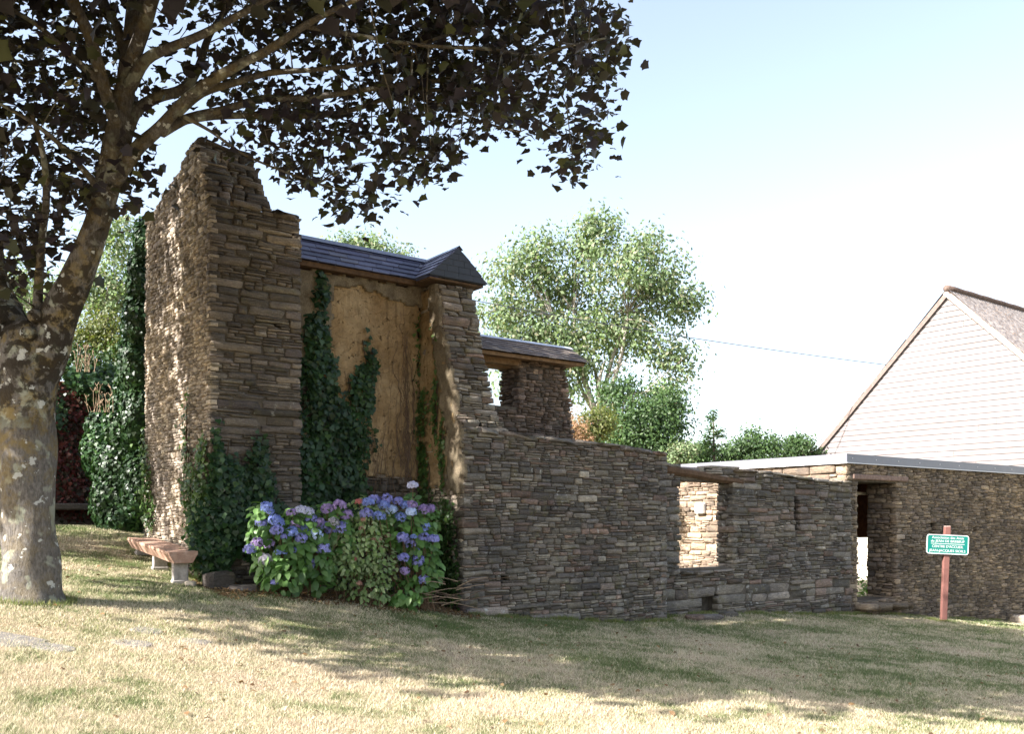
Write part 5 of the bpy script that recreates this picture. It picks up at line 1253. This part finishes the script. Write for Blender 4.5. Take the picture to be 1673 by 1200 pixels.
for txt, zz, size, wd in (('Association des Amis', .155, .080, .76), ('de JEAN DE BREBEUF', .073, .080, .80), ("CENTRE D'ACCUEIL", -.052, .084, .74), ('JEAN-JACQUES SIOILS', -.150, .084, .86)):
    cu = bpy.data.curves.new('lettering', 'FONT'); cu.body = txt; cu.size = size; cu.align_x = 'CENTER'; cu.align_y = 'CENTER'; cu.extrude = .002; cu.offset = .0
    cu.materials.append(M['white']); o = bpy.data.objects.new('lettering', cu); COL.objects.link(o)
    bpy.context.view_layer.update(); k = wd / max(o.dimensions.x, .01)
    c = pc + zr * zz + nr * .0125
    mt = Matrix(((xr.x * k, zr.x, nr.x, c.x), (xr.y * k, zr.y, nr.y, c.y), (xr.z * k, zr.z, nr.z, c.z), (0, 0, 0, 1)))
    bpy.context.view_layer.update(); me = bpy.data.meshes.new_from_object(o); o2 = bpy.data.objects.new('lettering', me); COL.objects.link(o2)
    bpy.data.objects.remove(o); o = o2; o.name = 'lettering'; o.parent = pn; o.matrix_parent_inverse = pn.matrix_world.inverted(); o.matrix_basis = mt
mb = MB(); mb.box(pc + xr * -.4 + zr * .008 + nr * .011, xr * .8, nr * .003, zr * .012); mb.build('underline', M['white'], pn)

# ------------------------------------------------------------ background trees
def leafy(root, lobes, n, mat, size, tm=ASH, flat=.8, clump=14, crad=.35):
    w = np.array([l[3] * l[4] for l in lobes], float); w /= w.sum(); m_ = max(n // clump, 1); pk = rng.choice(len(lobes), m_, p=w); L = np.array(lobes, float)[pk]
    d = rng.normal(size=(m_, 3)); d /= np.linalg.norm(d, axis=1, keepdims=True); rad = rng.random(m_) ** .4 * (1 + .12 * rng.normal(size=m_))
    k = L[:, 2] / F
    c = np.c_[(L[:, 0] - CX) * k, L[:, 2], EYE - (L[:, 1] - HY) * k] + d * rad[:, None] * np.c_[L[:, 3] * k, (L[:, 3] + L[:, 4]) * .5 * k * flat, L[:, 4] * k]
    cc = np.repeat(c, clump, 0); n = len(cc); off = rng.normal(size=(n, 3)) * crad * np.array([1, 1, .6]); pos = cc + off
    nrm = off * .8 / crad + rng.normal(size=(n, 3)) * .6 + np.array([-.2, -.2, .5]); tip = off + np.array([0, 0, -.25]) + rng.normal(size=(n, 3)) * .3
    V, T = leaves_np(tm, pos, nrm, tip, rng.uniform(*size, n)); link('crown', tri_mesh('crown', V, T, mat), root, 'stuff'); return c
def limbs(root, base, targets, mat, r0=.3, n=40, seed=1, split=.35):
    rr = random.Random(seed); tg_ = [Vector(t) for t in targets]; cen = Vector(np.mean(np.array(targets), 0)); fork = base.lerp(cen, split)
    mb = MB(); o_, r_ = spline([base - Vector((0, 0, .5)), base.lerp(fork, .5) + Vector((rr.uniform(-.2, .2), 0, 0)), fork], [r0, r0 * .85, r0 * .7], 5); mb.tube(o_, r_, 9, wob=.06, seed=seed); mb.build('trunk', mat, root, True)
    mb = MB()
    mains = [fork + (rr.choice(tg_) - fork) * rr.uniform(.35, .8) for _ in range(9)]
    mains += [base.lerp(fork, q) for q in (.6, .8)]
    for m_ in mains:
        o_, r_ = spline([fork, fork.lerp(m_, .5) + Vector((rr.uniform(-.3, .3), rr.uniform(-.3, .3), rr.uniform(0, .4))), m_], [r0 * .38, r0 * .26, r0 * .14], 5); mb.tube(o_, r_, 7)
    for _ in range(n):
        t_ = rr.choice(tg_); m_ = min(mains + [fork], key=lambda q: (q - t_).length); o_, r_ = spline([m_, (m_ + t_) / 2 + Vector((rr.uniform(-.4, .4), rr.uniform(-.4, .4), rr.uniform(0, .3))), t_], [r0 * .10, r0 * .07, r0 * .03], 4); mb.tube(o_, r_, 5, cap=False)
    mb.build('branches', mat, root, True, 'stuff')
M['bark_pale'] = simple('pale_grey_bark', (.30, .27, .23), .9, .2, 6, .3, .5); M['bark_dark'] = simple('dark_bark', (.10, .08, .06), .9, .2, 6, .3, .5)
M['ash'] = leaf_mat('ash_leaf', [(.08, .13, .06), (.14, .20, .09), (.20, .26, .13), (.10, .14, .075), (.28, .27, .18)], .36, .5, .3)
M['oak'] = leaf_mat('dark_tree_leaf', [(.03, .06, .02), (.05, .09, .03), (.07, .12, .035), (.035, .07, .03)], .3, .5, .3)
M['yellowleaf'] = leaf_mat('yellow_green_leaf', [(.10, .13, .04), (.16, .16, .05), (.07, .11, .03)], .4, .5, .3)
M['drybrown'] = leaf_mat('dry_bush_leaf', [(.30, .17, .10), (.36, .23, .14), (.24, .14, .08)], .3, .6, .2)
def tree(name, label, lobes, n, mat, size, base, bark, r0, seed, cat='tree', crad=.35, nl=40, split=.35, group=None, clump=14):
    root = thing(name, label, cat, base, group); c = leafy(root, lobes, n, mat, size, crad=crad, clump=clump); limbs(root, Vector(base), c[:60], bark, r0, nl, seed, split); return root
def gb(px, Y):
    x = (px - CX) / F * Y; return (x, Y, G(x, Y))
YA = 38
tree('ash_tree', 'tall airy light-green ash tree behind the stone stub and the centre wall',
     [(850, 440, YA, 55, 40), (822, 510, YA, 45, 50), (880, 395, YA, 38, 28), (905, 470, YA + 1, 60, 60), (965, 385, YA, 38, 38), (985, 362, YA, 22, 20), (1010, 440, YA - 1, 60, 60), (1060, 405, YA, 35, 30), (1085, 470, YA, 50, 55), (1118, 500, YA, 34, 34), (1065, 550, YA, 55, 45), (1108, 590, YA, 32, 40), (945, 560, YA, 60, 50), (885, 560, YA, 55, 55), (840, 590, YA, 45, 50), (1000, 530, YA + 1, 50, 50), (1085, 640, YA, 30, 40), (935, 620, YA, 40, 35)],
     28000, M['ash'], (.13, .24), gb(985, YA), M['bark_pale'], .32, 3, crad=.37, nl=60, split=.55, clump=44)
tree('evergreen_tree', 'dense dark-green tree in front of the ash, above the centre wall end', [(1050, 690, 30, 55, 45), (1090, 680, 31, 35, 50), (1010, 640, 31, 35, 30), (1030, 720, 30, 60, 30), (1080, 730, 30, 40, 30), (1000, 700, 31, 25, 30)], 16000, M['oak'], (.08, .16), gb(1050, 30), M['bark_dark'], .25, 5, crad=.22)
tree('yellow_bush', 'bright yellow-green bush above the centre wall', [(965, 700, 24, 28, 30), (985, 690, 24, 20, 25), (945, 720, 24, 20, 25)], 5000, M['yellowleaf'], (.05, .1), gb(965, 24), M['bark_dark'], .08, 6, 'bush', .14, 20, .5)
tree('dry_bush', 'dry pinkish-brown bush at the right edge of the stone stub', [(938, 705, 23, 16, 26), (950, 725, 23, 16, 20), (925, 680, 23, 10, 20)], 2200, M['drybrown'], (.04, .08), gb(940, 23), M['bark_dark'], .06, 7, 'bush', .12, 14, .5)
tree('far_tree', 'hazy pale tree whose top shows over the main slate roof', [(560, 408, 42, 30, 20), (600, 402, 42, 32, 14), (640, 420, 42, 25, 14), (580, 440, 42, 70, 30)], 7000, M['ash'], (.13, .22), gb(590, 42), M['bark_pale'], .3, 8, crad=.4)
tree('birch_tree', 'light-green tree rising between the maple limb and the ivy column', [(185, 400, 26, 34, 40), (200, 460, 26, 36, 45), (170, 500, 26, 40, 40), (195, 370, 26, 18, 20), (150, 470, 26, 35, 40), (60, 500, 27, 50, 50), (20, 480, 27, 40, 60)], 9000, M['ash'], (.09, .16), gb(160, 26), M['bark_pale'], .16, 9, crad=.28)
tree('autumn_shrub', 'yellowing shrub behind the garden wall beside the maple trunk', [(170, 545, 20, 40, 35), (195, 570, 20, 30, 35), (130, 560, 20, 35, 35)], 5500, M['yellowleaf'], (.05, .1), gb(170, 20), M['bark_dark'], .07, 10, 'shrub', .14, 20, .5)
tree('laurel_shrub', 'dark green shrub behind the garden wall, partly hidden by the maple trunk', [(120, 590, 19.5, 40, 30), (165, 600, 19.5, 40, 25), (60, 590, 19.5, 50, 40), (-20, 580, 19.5, 60, 50), (210, 590, 19.5, 25, 40)], 6000, M['oak'], (.06, .12), gb(120, 19.5), M['bark_dark'], .07, 11, 'shrub', .14, 20, .5)
tree('hedge_bush', 'dark bushy hedge tree left of the small conifer on the skyline', [(1120, 745, 36, 30, 20), (1150, 742, 36, 30, 20)], 3500, M['oak'], (.09, .17), gb(1130, 36), M['bark_dark'], .1, 12, 'bush', .2, 14, .5)
tree('hedge_bush', 'wide dark hedge bush right of the small conifer, with one tall sprig', [(1215, 735, 36, 30, 22), (1250, 735, 36, 30, 25), (1228, 712, 36, 8, 18), (1200, 745, 36, 30, 18)], 4500, M['oak'], (.09, .17), gb(1225, 36), M['bark_dark'], .1, 13, 'bush', .2, 14, .5)
tree('hedge_bush', 'round hedge bush touching the barn roof edge', [(1305, 728, 38, 22, 20), (1285, 740, 38, 25, 18), (1320, 742, 38, 20, 16)], 3500, M['oak'], (.09, .17), gb(1300, 38), M['bark_dark'], .1, 14, 'bush', .2, 14, .5)
tree('light_bush', 'small yellow-green bush at the end of the grey roof fascia', [(1118, 735, 28, 20, 16), (1105, 745, 28, 15, 14)], 1500, M['ash'], (.07, .12), gb(1115, 28), M['bark_dark'], .05, 15, 'bush', .12, 10, .5)
def side_maple(label, bx, by, r0, cz, cr, nspr, seed):
    root = thing('maple_tree', label, 'tree', (bx, by, G(bx, by))); rr = random.Random(seed); g_ = Vector((bx, by, G(bx, by))); fork = g_ + Vector((.1, .05, cz - g_.z - cr * .55))
    mb = MB(); o_, r_ = spline([g_ - Vector((0, 0, .3)), g_ + Vector((0, 0, .4)), g_.lerp(fork, .6), fork], [r0 * 1.4, r0 * 1.05, r0, r0 * .85], 5); mb.tube(o_, r_, 14, wob=.05); mb.build('trunk', M['bark'], root, True)
    q = rng.normal(size=(nspr, 3)); q /= np.linalg.norm(q, axis=1, keepdims=True); C = np.array([bx, by, cz + cr * .25]) + q * rng.uniform(.35, 1, nspr)[:, None] * np.array([cr, cr, cr * .85])
    for k in range(7):
        t_ = Vector(C[k]); mb = MB(); o_, r_ = spline([fork - Vector((0, 0, .3)), fork.lerp(t_, .5) + Vector((0, 0, .3)), t_], [r0 * .6, r0 * .35, r0 * .1], 5); mb.tube(o_, r_, 8); mb.build('branch', M['bark'], root, True)
    a = leafcloud(C, 6, .22, .11, .17); foliage(root, MAPLE, *a, M['maple_leaf'])
side_maple('younger maple standing left of the photo, its shade falling on the tower flank', -11.7, 10.8, .27, 5.6, 2.2, 90, 1)
side_maple('maple standing far left of the photo, its shade falling on the garden wall', -15.2, 14.6, .3, 5.4, 3.0, 900, 2)
# small conifer
cf = thing('conifer', 'small pointed conifer on the skyline left of the barn', 'conifer', gb(1170, 33)); k33 = 33 / F
pos, nrm, tip = [], [], []; mb = MB(); c0 = P(1165, 672, 33); g0 = Vector(gb(1172, 33)); mb.tube([g0, c0.lerp(g0, .3), c0], [.1, .05, .015], 6); mb.build('trunk', M['bark_dark'], cf)
mb = MB()
for k in range(90):
    rr = random.Random(3000 + k); f_ = rr.random() ** .8; b_ = c0.lerp(g0, f_ * .62); L_ = (.12 + 1.25 * f_) * rr.uniform(.5, 1.05); an = rr.uniform(0, 6.28)
    e = b_ + Vector((math.cos(an) * L_, math.sin(an) * L_, -.15 * L_ + .12)); mb.tube([b_, e], [.015, .004], 4)
    for q in range(int(16 + 30 * L_)):
        f2 = rr.uniform(.15, 1.05); pos.append(b_.lerp(e, f2) + Vector((rr.gauss(0, .07), rr.gauss(0, .07), rr.gauss(0, .05)))); nrm.append((rr.gauss(0, .5), rr.gauss(0, .5) - .3, 1)); tip.append((math.cos(an) + rr.gauss(0, .5), math.sin(an) + rr.gauss(0, .5), -.3))
mb.build('branches', M['bark_dark'], cf, kind='stuff')
V, T = leaves_np(ASH, np.array([tuple(p_) for p_ in pos]), np.array(nrm), np.array(tip), rng.uniform(.08, .15, len(pos))); link('crown', tri_mesh('crown', V, T, M['oak']), cf, 'stuff')
# plants seen low through the doorway
dp = thing('doorway_plant', 'green plant seen low through the dark doorway', 'plant', ST(20.5, 2.9, G(*ST(20.5, 2.9)[:2])))
q0 = ST(20.5, 2.9, G(*ST(20.5, 2.9)[:2])); n = 500; pos = np.array(q0) + np.abs(rng.normal(size=(n, 3))) * np.array([0, 0, .35]) + rng.normal(size=(n, 3)) * np.array([.35, .35, .0])
V, T = leaves_np(OVAL, pos, rng.normal(size=(n, 3)) * .5 + np.array([0, -.5, 1.]), rng.normal(size=(n, 3)), rng.uniform(.07, .13, n)); link('foliage', tri_mesh('foliage', V, T, M['hyd_leaf']), dp, 'stuff')
mb = MB(); [mb.tube([q0, q0 + Vector((random.uniform(-.3, .3), random.uniform(-.3, .3), .5))], .01, 5) for _ in range(8)]; mb.build('stems', M['hyd_stem'], dp)
